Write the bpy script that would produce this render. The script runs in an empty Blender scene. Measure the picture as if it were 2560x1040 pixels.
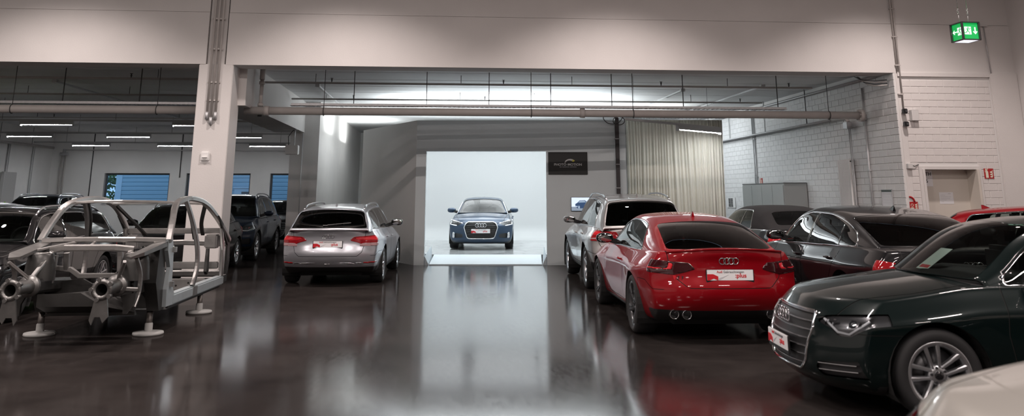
import bpy, bmesh, math, random
import numpy as np
from mathutils import Vector, Matrix
from mathutils.bvhtree import BVHTree

SC = bpy.context.scene
random.seed(7)
# ---------------------------------------------------------------- camera
YAW = math.radians(4.7)                      # the hall's long axis lies a little to the left of the view
cam_d = bpy.data.cameras.new('camera'); cam = bpy.data.objects.new('camera', cam_d)
SC.collection.objects.link(cam); SC.camera = cam
cam.location = (0, 0, 1.6)
cam.rotation_euler = (math.radians(90 + 13.4), 0, -YAW)
cam_d.sensor_width = 36; cam_d.lens = 36 * 2100 / 2560
cam_d.shift_y = -0.20832
cam_d.clip_end = 300
cam_d.dof.use_dof = True; cam_d.dof.focus_distance = 14.0; cam_d.dof.aperture_fstop = 2.0
# ---------------------------------------------------------------- world: overcast dusk outside
wd = bpy.data.worlds.new('world'); SC.world = wd; wd.use_nodes = True
bg = wd.node_tree.nodes['Background']
bg.inputs[0].default_value = (.42, .60, .82, 1); bg.inputs[1].default_value = 1.35
# ---------------------------------------------------------------- lamps of the hall
WARM = (1.0, .872, .825)
def area(loc, sx, sy, power, color=(1, 1, 1), rot=(0, 0, 0), spread=180, name='lamp'):
    l = bpy.data.lights.new(name, 'AREA'); l.shape = 'RECTANGLE'; l.size = sx; l.size_y = sy; l.energy = power; l.color = color
    l.spread = math.radians(spread)
    o = bpy.data.objects.new(name, l); SC.collection.objects.link(o); o.location = loc; o.rotation_euler = rot; return o
def spot(loc, power, ang, blend, color, rad=.12, rot=(0, 0, 0), name='downlight'):
    l = bpy.data.lights.new(name, 'SPOT'); l.energy = power; l.spot_size = math.radians(ang); l.spot_blend = blend; l.color = color; l.shadow_soft_size = rad
    o = bpy.data.objects.new(name, l); SC.collection.objects.link(o); o.location = loc; o.rotation_euler = rot; return o
LAMP = 1.0; BOOTH = 9; BOOTH_UP = 108
for x in (-12.6, -7.2, -1.9, 3.4, 8.8):      # row of downlights washing the upper wall
    spot((x, 14.0, 7.0), 760 * LAMP, 116, .6, WARM)
for y in (-5.0, 1.0, 7.5):                   # rows of linear lamps over the hall
    for x in (-10.0, -4.5, 1.0, 6.5):
        area((x, y, 7.2), 1.5, .16, 265 * LAMP, WARM)
# ---------------------------------------------------------------- picture settings
SC.view_settings.view_transform = 'Standard'; SC.view_settings.look = 'None'
SC.view_settings.exposure = 0.0; SC.view_settings.gamma = 1.0; SC.view_settings.use_curve_mapping = False
SC.cycles.max_bounces = 8; SC.cycles.transparent_max_bounces = 24; SC.cycles.caustics_reflective = False
SC.cycles.sample_clamp_indirect = 6
# ---------------------------------------------------------------- helpers
COL = bpy.context.scene.collection
PI = math.pi

def setup_node(m):
    m.use_nodes = True
    nt = m.node_tree
    return nt, nt.nodes['Principled BSDF']

MATS = {}
def mat(name, color, rough=0.5, metal=0.0, coat=0.0, spec=0.5, noise=0.0, nscale=8.0, bump=0.0, bscale=60.0,
        emit=None, estr=0.0, alpha=1.0, trans=0.0, rvar=0.0):
    if name in MATS: return MATS[name]
    m = bpy.data.materials.new(name); MATS[name] = m
    nt, b = setup_node(m)
    b.inputs['Base Color'].default_value = (*color, 1)
    b.inputs['Roughness'].default_value = rough
    b.inputs['Metallic'].default_value = metal
    b.inputs['Coat Weight'].default_value = coat
    b.inputs['Coat Roughness'].default_value = 0.02
    b.inputs['Specular IOR Level'].default_value = spec
    b.inputs['Alpha'].default_value = alpha
    b.inputs['Transmission Weight'].default_value = trans
    if emit:
        b.inputs['Emission Color'].default_value = (*emit, 1)
        b.inputs['Emission Strength'].default_value = estr
    if noise or bump or rvar:
        tc = nt.nodes.new('ShaderNodeTexCoord')
        n = nt.nodes.new('ShaderNodeTexNoise'); n.inputs['Scale'].default_value = nscale
        n.inputs['Detail'].default_value = 6
        nt.links.new(tc.outputs['Object'], n.inputs['Vector'])
        if noise:
            mx = nt.nodes.new('ShaderNodeMix'); mx.data_type = 'RGBA'; mx.blend_type = 'MULTIPLY'
            mx.inputs[0].default_value = 1.0
            mx.inputs[6].default_value = (*color, 1)
            cr = nt.nodes.new('ShaderNodeValToRGB')
            cr.color_ramp.elements[0].position = 0.3; cr.color_ramp.elements[1].position = 0.7
            lo = 1 - noise
            cr.color_ramp.elements[0].color = (lo, lo, lo, 1)
            cr.color_ramp.elements[1].color = (1, 1, 1, 1)
            nt.links.new(n.outputs['Fac'], cr.inputs['Fac'])
            nt.links.new(cr.outputs['Color'], mx.inputs[7])
            nt.links.new(mx.outputs[2], b.inputs['Base Color'])
        if rvar:
            mr = nt.nodes.new('ShaderNodeMapRange')
            mr.inputs['To Min'].default_value = max(rough - rvar, 0.01); mr.inputs['To Max'].default_value = rough + rvar
            nt.links.new(n.outputs['Fac'], mr.inputs['Value']); nt.links.new(mr.outputs['Result'], b.inputs['Roughness'])
        if bump:
            n2 = nt.nodes.new('ShaderNodeTexNoise'); n2.inputs['Scale'].default_value = bscale
            n2.inputs['Detail'].default_value = 4
            nt.links.new(tc.outputs['Object'], n2.inputs['Vector'])
            bp = nt.nodes.new('ShaderNodeBump'); bp.inputs['Strength'].default_value = bump; bp.inputs['Distance'].default_value = 0.01
            nt.links.new(n2.outputs['Fac'], bp.inputs['Height']); nt.links.new(bp.outputs['Normal'], b.inputs['Normal'])
    return m

def glass_mat(name, tint, refl=1.0, rough=0.01):
    """thin tinted pane: see-through plus mirror reflection by Fresnel"""
    if name in MATS: return MATS[name]
    m = bpy.data.materials.new(name); MATS[name] = m; m.use_nodes = True
    nt = m.node_tree; nt.nodes.clear()
    out = nt.nodes.new('ShaderNodeOutputMaterial'); mx = nt.nodes.new('ShaderNodeMixShader')
    t = nt.nodes.new('ShaderNodeBsdfTransparent'); t.inputs['Color'].default_value = (*tint, 1)
    g = nt.nodes.new('ShaderNodeBsdfGlossy'); g.inputs['Roughness'].default_value = rough
    lw = nt.nodes.new('ShaderNodeFresnel'); lw.inputs['IOR'].default_value = 1.52
    mu = nt.nodes.new('ShaderNodeMath'); mu.operation = 'MULTIPLY'; mu.inputs[1].default_value = refl * 1.3; mu.use_clamp = True
    nt.links.new(lw.outputs[0], mu.inputs[0]); nt.links.new(mu.outputs[0], mx.inputs[0])
    nt.links.new(t.outputs[0], mx.inputs[1]); nt.links.new(g.outputs[0], mx.inputs[2]); nt.links.new(mx.outputs[0], out.inputs[0])
    return m

def tag(o, label=None, cat=None, group=None, kind=None):
    if label: o['label'] = label
    if cat: o['category'] = cat
    if group: o['group'] = group
    if kind: o['kind'] = kind
    return o

def empty(name, loc=(0, 0, 0), rz=0.0, label=None, cat=None, group=None):
    o = bpy.data.objects.new(name, None); COL.objects.link(o)
    o.empty_display_size = 0.2
    o.location = loc; o.rotation_euler = (0, 0, rz)
    tag(o, label, cat, group); return o

def link_mesh(name, me, m=None, parent=None):
    o = bpy.data.objects.new(name, me); COL.objects.link(o)
    if m is not None and len(me.materials) == 0: me.materials.append(m)
    if parent is not None: o.parent = parent
    return o

def smooth_fn(me, on=True):
    me.polygons.foreach_set('use_smooth', [on] * len(me.polygons)); me.update()

class MB:
    """collects shapes into one mesh"""
    def __init__(s): s.v = []; s.f = []; s.sm = []
    def add(s, vs, fs, smooth=False):
        o = len(s.v); s.v.extend([tuple(v) for v in vs]); s.f.extend([tuple(i + o for i in f) for f in fs]); s.sm.extend([smooth] * len(fs)); return s
    def box(s, x0, x1, y0, y1, z0, z1):
        v = [(x, y, z) for x in (x0, x1) for y in (y0, y1) for z in (z0, z1)]
        return s.add(v, [(0, 1, 3, 2), (4, 6, 7, 5), (0, 4, 5, 1), (2, 3, 7, 6), (0, 2, 6, 4), (1, 5, 7, 3)])
    def cbox(s, x0, x1, y0, y1, z0, z1, r=0.01):
        """box with chamfered edges"""
        x = ((x0, x0 + r, x1 - r, x1)); y = ((y0, y0 + r, y1 - r, y1)); z = ((z0, z0 + r, z1 - r, z1))
        bm = bmesh.new(); bmesh.ops.create_cube(bm, size=1)
        for v in bm.verts:
            v.co = Vector((x0 if v.co.x < 0 else x1, y0 if v.co.y < 0 else y1, z0 if v.co.z < 0 else z1))
        bmesh.ops.bevel(bm, geom=list(bm.edges), offset=r, segments=2, affect='EDGES')
        bm.verts.index_update()
        s.add([v.co[:] for v in bm.verts], [[v.index for v in f.verts] for f in bm.faces], False); bm.free(); return s
    def bar(s, p0, p1, w, h, up=(0, 0, 1), w1=None, h1=None):
        """rectangular bar from p0 to p1"""
        p0 = Vector(p0); p1 = Vector(p1); d = (p1 - p0).normalized(); u = Vector(up)
        r = d.cross(u)
        if r.length < 1e-4: r = d.cross(Vector((0, 1, 0)))
        r.normalize(); u = r.cross(d).normalized()
        w1 = w if w1 is None else w1; h1 = h if h1 is None else h1
        v = []
        for p, ww, hh in ((p0, w, h), (p1, w1, h1)):
            for a, b in ((-1, -1), (1, -1), (1, 1), (-1, 1)): v.append(p + r * (a * ww / 2) + u * (b * hh / 2))
        return s.add(v, [(3, 2, 1, 0), (4, 5, 6, 7), (0, 1, 5, 4), (1, 2, 6, 5), (2, 3, 7, 6), (3, 0, 4, 7)])
    def cyl(s, p0, p1, r, n=16, r1=None, cap=True):
        return s.tube([p0, p1], r if r1 is None else [r, r1], n, cap)
    def tube(s, pts, r, n=10, cap=True, closed=False):
        pts = [Vector(p) for p in pts]; m = len(pts)
        rr = r if isinstance(r, (list, tuple)) else [r] * m
        prev = None; vs = []
        for i, p in enumerate(pts):
            a = pts[(i - 1) % m] if (closed or i > 0) else p
            b = pts[(i + 1) % m] if (closed or i < m - 1) else p
            d = (b - a).normalized()
            if prev is None:
                u = d.orthogonal().normalized()
            else:
                u = (prev - d * prev.dot(d))
                u = u.normalized() if u.length > 1e-6 else d.orthogonal().normalized()
            prev = u; w = d.cross(u)
            for k in range(n):
                t = 2 * PI * k / n
                vs.append(p + (u * math.cos(t) + w * math.sin(t)) * rr[i])
        fs = []
        for i in range(m if closed else m - 1):
            j = (i + 1) % m
            for k in range(n):
                k2 = (k + 1) % n
                fs.append((i * n + k, i * n + k2, j * n + k2, j * n + k))
        s.add(vs, fs, True)
        if cap and not closed:
            o = len(s.v) - len(vs)
            s.f.append(tuple(o + k for k in reversed(range(n)))); s.sm.append(False)
            s.f.append(tuple(o + (m - 1) * n + k for k in range(n))); s.sm.append(False)
        return s
    def prism(s, poly, z0, z1, axis='z'):
        """extrude a polygon (list of 2D) along axis"""
        n = len(poly)
        def P(a, b, c): return {'z': (a, b, c), 'y': (a, c, b), 'x': (c, a, b)}[axis]
        v = [P(a, b, z0) for a, b in poly] + [P(a, b, z1) for a, b in poly]
        f = [tuple(reversed(range(n))), tuple(range(n, 2 * n))] + [(i, (i + 1) % n, n + (i + 1) % n, n + i) for i in range(n)]
        return s.add(v, f)
    def lathe(s, prof, n=32, axis='y', c=(0, 0, 0)):
        """prof: list of (r, h) revolved about axis"""
        vs = []
        for r, h in prof:
            for k in range(n):
                t = 2 * PI * k / n; a, b = r * math.cos(t), r * math.sin(t)
                q = {'y': (a, h, b), 'z': (a, b, h), 'x': (h, a, b)}[axis]
                vs.append((q[0] + c[0], q[1] + c[1], q[2] + c[2]))
        fs = [(i * n + k, i * n + (k + 1) % n, (i + 1) * n + (k + 1) % n, (i + 1) * n + k) for i in range(len(prof) - 1) for k in range(n)]
        return s.add(vs, fs, True)
    def ellipsoid(s, c, rx, ry, rz, nu=14, nv=8, e=1.0):
        vs = []; fs = []
        def sp(v): return math.copysign(abs(v) ** e, v)
        for i in range(nv + 1):
            ph = -PI / 2 + PI * i / nv
            for k in range(nu):
                t = 2 * PI * k / nu
                vs.append((c[0] + rx * sp(math.cos(ph)) * sp(math.cos(t)), c[1] + ry * sp(math.cos(ph)) * sp(math.sin(t)), c[2] + rz * sp(math.sin(ph))))
        for i in range(nv):
            for k in range(nu): fs.append((i * nu + k, i * nu + (k + 1) % nu, (i + 1) * nu + (k + 1) % nu, (i + 1) * nu + k))
        return s.add(vs, fs, True)
    def mesh(s, name):
        me = bpy.data.meshes.new(name); me.from_pydata(s.v, [], s.f)
        bm = bmesh.new(); bm.from_mesh(me)
        bmesh.ops.recalc_face_normals(bm, faces=list(bm.faces)); bm.to_mesh(me); bm.free()
        me.polygons.foreach_set('use_smooth', s.sm[:len(me.polygons)]); me.update()
        return me
    def build(s, name, m, parent=None, loc=None, rz=None):
        me = s.mesh(name); o = link_mesh(name, me, m, parent)
        if loc is not None: o.location = loc
        if rz is not None: o.rotation_euler = (0, 0, rz)
        return o

def copy_tree(o, parent=None):
    c = o.copy(); COL.objects.link(c)
    if parent is not None: c.parent = parent
    for ch in list(o.children): copy_tree(ch, c)
    return c

def text_mesh(s, size, extrude=0.001, bold=0.0, space=1.0, xs=1.0):
    """lettering in the XZ plane facing -Y, origin at left baseline; returns (mesh, width)"""
    cu = bpy.data.curves.new('lettering', 'FONT'); cu.body = s; cu.size = size; cu.extrude = extrude
    cu.offset = bold; cu.space_character = space; cu.resolution_u = 3
    ob = bpy.data.objects.new('tmp_text', cu); COL.objects.link(ob)
    dg = bpy.context.evaluated_depsgraph_get(); dg.update()
    me = bpy.data.meshes.new_from_object(ob.evaluated_get(dg))
    bpy.data.objects.remove(ob); bpy.data.curves.remove(cu)
    me.name = 'lettering'
    co = np.empty(len(me.vertices) * 3); me.vertices.foreach_get('co', co); co = co.reshape(-1, 3)
    new = np.stack([co[:, 0] * xs, -co[:, 2], co[:, 1]], 1)
    me.vertices.foreach_set('co', new.ravel()); me.materials.clear(); me.update()
    w = float(new[:, 0].max()) if len(new) else 0
    return me, w
# ---------------------------------------------------------------- shared materials
M = {}
M['rubber'] = mat('rubber', (.012, .012, .013), .7)
M['black'] = mat('matt_black', (.006, .006, .006), .8)
M['black_plastic'] = mat('black_plastic', (.012, .012, .013), .38)
M['gloss_black'] = mat('gloss_black', (.006, .006, .007), .08, coat=.6)
M['interior'] = mat('cabin_trim', (.012, .012, .013), .75)
M['seat'] = mat('seat_leather', (.02, .02, .021), .55)
M['chrome'] = mat('chrome', (.82, .83, .85), .08, 1.0)
M['satin'] = mat('satin_metal', (.68, .69, .71), .22, 1.0)
M['satin_dark'] = mat('satin_dark_metal', (.26, .26, .27), .28, .9)
M['dark_metal'] = mat('dark_metal', (.12, .12, .125), .35, .9)
M['rim_silver'] = mat('rim_silver', (.55, .56, .58), .28, .9)
M['rim_dark'] = mat('rim_dark', (.11, .11, .115), .3, .8)
M['mirror'] = mat('mirror_glass', (.7, .72, .74), .02, 1.0)
M['car_glass'] = glass_mat('car_glass', (.62, .68, .66))
M['car_glass_dark'] = glass_mat('car_glass_dark', (.16, .17, .17))
M['lamp_glass'] = glass_mat('lamp_glass', (.93, .95, .96), .9)
M['lamp_inner'] = mat('lamp_inner', (.10, .10, .105), .25, .8)
M['lamp_white'] = mat('lamp_white', (.85, .87, .9), .2)
M['drl'] = mat('daytime_light', (.9, .93, 1), .3, emit=(.9, .95, 1), estr=2.0)
M['lens_dark'] = mat('lens_dark', (.05, .055, .06), .05, .3, coat=1)
M['tail_red'] = mat('tail_red', (.30, .008, .012), .08, coat=1)
M['tail_dark'] = mat('tail_dark', (.035, .004, .006), .07, coat=1)
M['tail_bright'] = mat('tail_bright', (.62, .02, .03), .12, coat=.8)
M['tail_clear'] = mat('tail_clear', (.42, .25, .26), .1, coat=1)
M['plate_white'] = mat('plate_white', (.80, .80, .81), .35)
M['plate_red'] = mat('plate_red', (.55, .015, .025), .4)
M['plate_grey'] = mat('plate_grey', (.55, .55, .57), .4)
M['plate_dark'] = mat('plate_dark', (.12, .12, .13), .5)
def paint(name, col, metal=.0, rough=.35, coat=.8):
    return mat(name, col, rough, metal, coat, spec=.12)
# ---------------------------------------------------------------- the room
WHITE = (.74, .71, .69)
R_ = {}
R_['plaster'] = mat('plaster', (.70, .675, .66), .85, noise=.06, nscale=1.3, bump=.15, bscale=40)
R_['plaster2'] = mat('plaster_grey', (.88, .865, .85), .85, noise=.07, nscale=1.1, bump=.12, bscale=40)
R_['hall'] = mat('hall_paint', (.13, .125, .12), .8)
R_['ceil'] = mat('ceiling_paint', (.84, .84, .845), .8, noise=.08, nscale=.9)
R_['brick'] = mat('painted_brick', (.74, .735, .73), .65, noise=.05, nscale=5, bump=.25, bscale=70)
R_['brickf'] = mat('painted_brick_front', (.72, .69, .675), .65, noise=.06, nscale=5, bump=.25, bscale=70)
R_['mortar'] = mat('painted_mortar', (.70, .69, .68), .9)
R_['pipe'] = mat('pipe_paint', (.52, .49, .47), .5, noise=.08, nscale=6)
R_['galv'] = mat('galvanised', (.55, .55, .56), .42, .45, noise=.15, nscale=20)
R_['dark'] = mat('dark_fitting', (.05, .05, .05), .6)
R_['grey'] = mat('light_grey_plastic', (.62, .61, .60), .5)
R_['white'] = mat('white_plastic', (.80, .79, .78), .4)
R_['led'] = mat('led_tube', (1, 1, 1), .5, emit=(.95, .97, 1.0), estr=75.0)
R_['lum'] = mat('luminaire_grey', (.45, .45, .45), .45)
R_['booth'] = mat('booth_panel', (.72, .78, .80), .6, noise=.05, nscale=.8)
R_['booth2'] = mat('booth_side_panel', (.74, .73, .71), .65, noise=.04, nscale=.8)
R_['cyc'] = mat('cyclorama_white', (.50, .515, .52), .7)
R_['ramp'] = mat('ramp_grey', (.52, .58, .62), .45, noise=.03, nscale=3)
R_['curtain'] = mat('curtain_cloth', (.66, .64, .56), .9, noise=.05, nscale=4)

def floor_mat():
    m = bpy.data.materials.new('polished_concrete'); nt, b = setup_node(m); N = nt.nodes; K = nt.links
    tc = N.new('ShaderNodeTexCoord')
    n1 = N.new('ShaderNodeTexNoise'); n1.inputs['Scale'].default_value = .9; n1.inputs['Detail'].default_value = 9; n1.inputs['Roughness'].default_value = .62
    n2 = N.new('ShaderNodeTexNoise'); n2.inputs['Scale'].default_value = 14; n2.inputs['Detail'].default_value = 5
    mp = N.new('ShaderNodeMapping'); mp.inputs['Scale'].default_value = (1, .22, 1); mp.inputs['Rotation'].default_value = (0, 0, .7)
    n3 = N.new('ShaderNodeTexNoise'); n3.inputs['Scale'].default_value = 22; n3.inputs['Detail'].default_value = 8; n3.inputs['Roughness'].default_value = .7
    K.new(tc.outputs['Object'], n1.inputs['Vector']); K.new(tc.outputs['Object'], n2.inputs['Vector'])
    K.new(tc.outputs['Object'], mp.inputs['Vector']); K.new(mp.outputs[0], n3.inputs['Vector'])
    cr = N.new('ShaderNodeValToRGB'); cr.color_ramp.elements[0].position = .3; cr.color_ramp.elements[1].position = .75
    cr.color_ramp.elements[0].color = (.016, .0135, .013, 1); cr.color_ramp.elements[1].color = (.042, .036, .034, 1)
    K.new(n1.outputs['Fac'], cr.inputs['Fac']); K.new(cr.outputs['Color'], b.inputs['Base Color'])
    ad = N.new('ShaderNodeMath'); ad.operation = 'MULTIPLY'; K.new(n3.outputs['Fac'], ad.inputs[0]); ad.inputs[1].default_value = .5
    mr = N.new('ShaderNodeMapRange'); mr.inputs['From Min'].default_value = .12; mr.inputs['From Max'].default_value = .42
    mr.inputs['To Min'].default_value = .085; mr.inputs['To Max'].default_value = .16
    K.new(ad.outputs[0], mr.inputs['Value']); K.new(mr.outputs['Result'], b.inputs['Roughness'])
    b.inputs['Specular IOR Level'].default_value = .5
    # mirror strength varied by position to strengthen the booth's reflection and subdue the coupe's
    sx = N.new('ShaderNodeSeparateXYZ'); K.new(tc.outputs['Object'], sx.inputs[0])
    s1 = N.new('ShaderNodeMath'); s1.operation = 'SUBTRACT'; s1.inputs[1].default_value = .95; K.new(sx.outputs['X'], s1.inputs[0])
    s2 = N.new('ShaderNodeMath'); s2.operation = 'ABSOLUTE'; K.new(s1.outputs[0], s2.inputs[0])
    ml = N.new('ShaderNodeMapRange'); ml.interpolation_type = 'SMOOTHSTEP'; ml.inputs['From Min'].default_value = .8; ml.inputs['From Max'].default_value = 2.1
    ml.inputs['To Min'].default_value = 1.6; ml.inputs['To Max'].default_value = .34; K.new(s2.outputs[0], ml.inputs['Value']);
    bp = N.new('ShaderNodeBump'); bp.inputs['Strength'].default_value = .045; bp.inputs['Distance'].default_value = .004
    ad2 = N.new('ShaderNodeMath'); ad2.operation = 'ADD'; K.new(n1.outputs['Fac'], ad2.inputs[0])
    sc_ = N.new('ShaderNodeMath'); sc_.operation = 'MULTIPLY'; sc_.inputs[1].default_value = .10; K.new(n2.outputs['Fac'], sc_.inputs[0]); K.new(sc_.outputs[0], ad2.inputs[1])
    K.new(ad2.outputs[0], bp.inputs['Height']); K.new(bp.outputs['Normal'], b.inputs['Normal'])
    # Fresnel times that mask: reflection boosted down the middle strip, cut on both sides
    df = N.new('ShaderNodeBsdfDiffuse'); gl = N.new('ShaderNodeBsdfGlossy'); mx = N.new('ShaderNodeMixShader'); fr = N.new('ShaderNodeFresnel'); fr.inputs['IOR'].default_value = 1.45
    mu = N.new('ShaderNodeMath'); mu.operation = 'MULTIPLY'; K.new(fr.outputs[0], mu.inputs[0]); K.new(ml.outputs['Result'], mu.inputs[1])
    K.new(cr.outputs['Color'], df.inputs['Color']); K.new(mr.outputs['Result'], gl.inputs['Roughness']); K.new(bp.outputs['Normal'], gl.inputs['Normal']); K.new(bp.outputs['Normal'], fr.inputs['Normal'])
    K.new(mu.outputs[0], mx.inputs[0]); K.new(df.outputs[0], mx.inputs[1]); K.new(gl.outputs[0], mx.inputs[2])
    out = [n for n in N if n.type == 'OUTPUT_MATERIAL'][0]; K.new(mx.outputs[0], out.inputs['Surface']); N.remove(b)
    return m

def struct(name, mb, m, label=None, cat=None, parent=None):
    o = mb.build(name, m, parent)
    if parent is None: tag(o, label, cat, kind='structure')
    return o

XL, XRW, YF, YBK, ZC, ZH = -16.2, 9.28, 16.6, 37.1, 4.2, 7.4
HX0, HX1 = -16.2, 11.95
struct('floor', MB().box(XL - .2, HX1 + .2, -10.2, YBK + .2, -.2, 0), floor_mat(), 'dark polished concrete floor with glossy reflections', 'floor')
struct('ceiling', MB().box(HX0, HX1, -10, YF, ZH, ZH + .2), R_['hall'], 'high grey ceiling over the front of the hall', 'ceiling')
struct('wall_behind', MB().box(HX0, HX1, -10.2, -10, 0, ZH), R_['hall'], 'plain wall behind the viewer', 'wall')
struct('wall_left', MB().box(XL - .2, XL, -10, YBK, 0, ZH), R_['plaster2'], 'grey plaster wall at the far left of the parking bay', 'wall')
struct('wall_right', MB().box(HX1, HX1 + .2, -10, YF + 1, 0, ZH), R_['plaster'], 'white plaster wall at the right edge of the hall', 'wall')
# upper wall (deep beam) in precast pieces with open joints
up = empty('wall_upper', (0, YF, 4.07), 0, 'long white concrete upper wall spanning above the parking bays', 'wall'); up['kind'] = 'structure'
def upper(x0, x1, z0, z1, y0=0.0): MB().box(x0, x1, y0, .55, z0 - 4.07, z1 - 4.07).build('precast_panel', R_['plaster'], up)
upper(HX0, -4.60, 4.07, 5.10); upper(-4.22, HX1, 4.06, 5.09); upper(HX0, -4.60, 5.108, ZH, .012); upper(-4.22, HX1, 5.098, ZH, .012); upper(-4.585, -4.25, 4.07, ZH, .05)
# column
struct('column', MB().cbox(-4.72, -4.07, YF - .0, YF + .66, 0, 4.07, .012), R_['plaster'], 'white square column under the long beam', 'column')
b = MB(); b.box(-4.735, -4.055, YF - .012, YF + .675, 0, .12); struct('baseboard_column', b, R_['dark'], 'dark painted foot of the white column', 'baseboard')
# cross beam and second column
struct('cross_beam', MB().prism([(YF + .55, 3.33), (24.7, 3.33), (24.7, ZC), (YF + .55, ZC)], -4.72, -3.92, 'x'), R_['plaster'], 'white cross beam running back from the column', 'beam')
struct('rear_column', MB().box(-4.3, -3.5, 24.66, 25.3, 0, ZC), R_['plaster'], 'white rear column with a box unit hanging on it', 'column')
struct('wall_inner', MB().box(-3.7, -3.5, 25.3, YBK, 0, ZC), R_['plaster'], 'white side wall behind the photo booth', 'wall')
# ceiling of the bays: precast planks
cl = empty('ceiling_bays', (0, YF + .55, ZC), 0, 'low grey ceiling of concrete planks over the bays', 'ceiling'); cl['kind'] = 'structure'
pl = MB().prism([(0, .02), (.03, 0), (1.21, 0), (1.24, .02), (1.24, .2), (0, .2)], XL, 9.6, 'x').mesh('ceiling_plank'); pl.materials.append(R_['ceil'])
for i in range(17):
    o = link_mesh('ceiling_plank', pl, None, cl); o.location = (0, i * 1.245, 0)
# rear wall with three windows
WINS = [(-14.0, -11.36), (-10.68, -8.04), (-7.22, -4.58)]; WZ = (1.24, 2.48)
rw = MB(); xs = [XL] + [v for w in WINS for v in w] + [9.6]
for i in range(0, len(xs), 2): rw.box(xs[i], xs[i + 1], YBK, YBK + .3, 0, ZC)
for a, c in WINS: rw.box(a, c, YBK, YBK + .3, 0, WZ[0]); rw.box(a, c, YBK, YBK + .3, WZ[1], ZC)
struct('wall_back', rw, R_['plaster2'], 'grey rear wall with three windows', 'wall')
fm = mat('window_frame', (.10, .11, .12), .45, .3); pane = glass_mat('window_glass', (.80, .90, .97), .6)
for i, (a, c) in enumerate(WINS):
    w = empty('window_%d' % (i + 1), ((a + c) / 2, YBK, WZ[0])); hw_, hh_ = (c - a) / 2, WZ[1] - WZ[0]
    tag(w, ['wide rear window with a tree visible at its left edge', 'rear window partly hidden behind the white column', 'rear window beside the rear column'][i], 'window', kind='structure')
    f = MB()
    for x0, x1, z0, z1 in ((-hw_, -hw_ + .07, 0, hh_), (hw_ - .07, hw_, 0, hh_), (-hw_ + .07, hw_ - .07, 0, .07), (-hw_ + .07, hw_ - .07, hh_ - .07, hh_)): f.box(x0, x1, .16, .24, z0, z1)
    f.build('window_frame', fm, w)
    MB().box(-hw_ + .07, hw_ - .07, .195, .205, .07, hh_ - .07).build('window_pane', pane, w)
    MB().box(-hw_ - .03, hw_ + .03, -.03, .16, -.03, .0).build('window_sill', R_['plaster'], w)
# outside: blue slatted building, tree
fac = empty('outside_building', (-6, 44, 0), 0, 'blue metal building with horizontal cladding seen through the windows', 'building')
bl = mat('blue_cladding', (.40, .54, .62), .5, .0); bl2 = mat('blue_cladding_pale', (.58, .70, .78), .45)
pm = MB().prism([(0, 0), (-.035, .03), (-.035, .17), (0, .2)], -9.72, 10, 'x').mesh('cladding_board'); pm.materials.append(bl)
for i in range(26):
    o = link_mesh('cladding_board', pm, None, fac); o.location = (0, 0, i * .2)
MB().box(-10.0, -9.72, -.06, .4, 0, 5.2).build('corner_panel', bl2, fac)
MB().box(-9.72, 10, .0, .4, 0, 5.2).build('wall', bl, fac)
dr = MB().box(-4.25, -3.25, -.12, 0, 0, 1.95).build('door', bl2, fac); MB().box(-4.3, -3.2, -.16, -.12, 1.92, 2.0).build('lintel', bl2, dr)
MB().box(-3.9, -3.35, -.13, -.119, .9, 1.75).build('pane', fm, dr)
struct('outside_ground', MB().box(-40, 30, YBK + .35, 70, -.3, -.02), mat('asphalt', (.10, .11, .12), .9), 'grey yard ground outside the windows', 'ground')
tr = empty('garden_tree', (-19.2, 50.5, 0), 0, 'green leafy tree outside the wide window', 'tree')
MB().tube([(0, 0, 0), (.1, 0, 1.4), (.0, .1, 3)], [.16, .12, .07], 8).build('trunk', mat('bark', (.10, .08, .06), .9), tr)
lv_ = MB(); rnd = random.Random(3)
for i in range(900):
    t = rnd.uniform(0, 2 * PI); u = rnd.uniform(-1, 1); q = rnd.random() ** .5
    c = Vector((1.9 * q * math.cos(t) * math.sqrt(1 - u * u), 1.7 * q * math.sin(t) * math.sqrt(1 - u * u), 2.6 + 2.2 * q * u))
    a = Vector((rnd.uniform(-1, 1), rnd.uniform(-1, 1), rnd.uniform(-1, 1))).normalized() * .16; d = a.orthogonal().normalized() * .07
    lv_.add([c - a, c + d, c + a, c - d], [(0, 1, 2, 3)])
o = lv_.build('foliage', mat('leaves', (.10, .17, .05), .7, noise=.5, nscale=1.5), tr); o['kind'] = 'stuff'
# ---------------------------------------------------------------- brick walls
BL, BH, G = .36, .14, .007
def brick_mesh(l, h, d, name, m):
    e = .006; v = [(0, d, 0), (l, d, 0), (l, d, h), (0, d, h), (0, e, 0), (l, e, 0), (l, e, h), (0, e, h), (e, 0, e), (l - e, 0, e), (l - e, 0, h - e), (e, 0, h - e)]
    f = [(0, 1, 5, 4), (1, 2, 6, 5), (2, 3, 7, 6), (3, 0, 4, 7), (4, 5, 9, 8), (5, 6, 10, 9), (6, 7, 11, 10), (7, 4, 8, 11), (8, 9, 10, 11)]
    me = bpy.data.meshes.new(name); me.from_pydata(v, [], f); me.materials.append(m); me.update(); return me
def lay(x0, x1, z0, z1, hole=None):
    """list of (x, z, length) along a wall in running bond"""
    out = []; k = 0; z = z0
    while z + BH <= z1 + .001:
        x = x0 - (BL / 2 if k % 2 else 0)
        while x < x1 - .02:
            a, c = max(x, x0), min(x + BL, x1)
            segs = [(a, c)]
            if hole and z + BH > hole[2] and z < hole[3]:
                segs = [(p, q) for p, q in ((a, min(c, hole[0])), (max(a, hole[1]), c)) if q - p > .03]
            out += [(p, z, q - p) for p, q in segs if q - p > .03]
            x += BL
        z += BH; k += 1
    return out
BM = {}
def get_brick(l, m, key):
    l = round(l - G, 2)
    if (l, key) not in BM: BM[(l, key)] = brick_mesh(l, BH - G, .03, 'brick', m)
    return BM[(l, key)]
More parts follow.
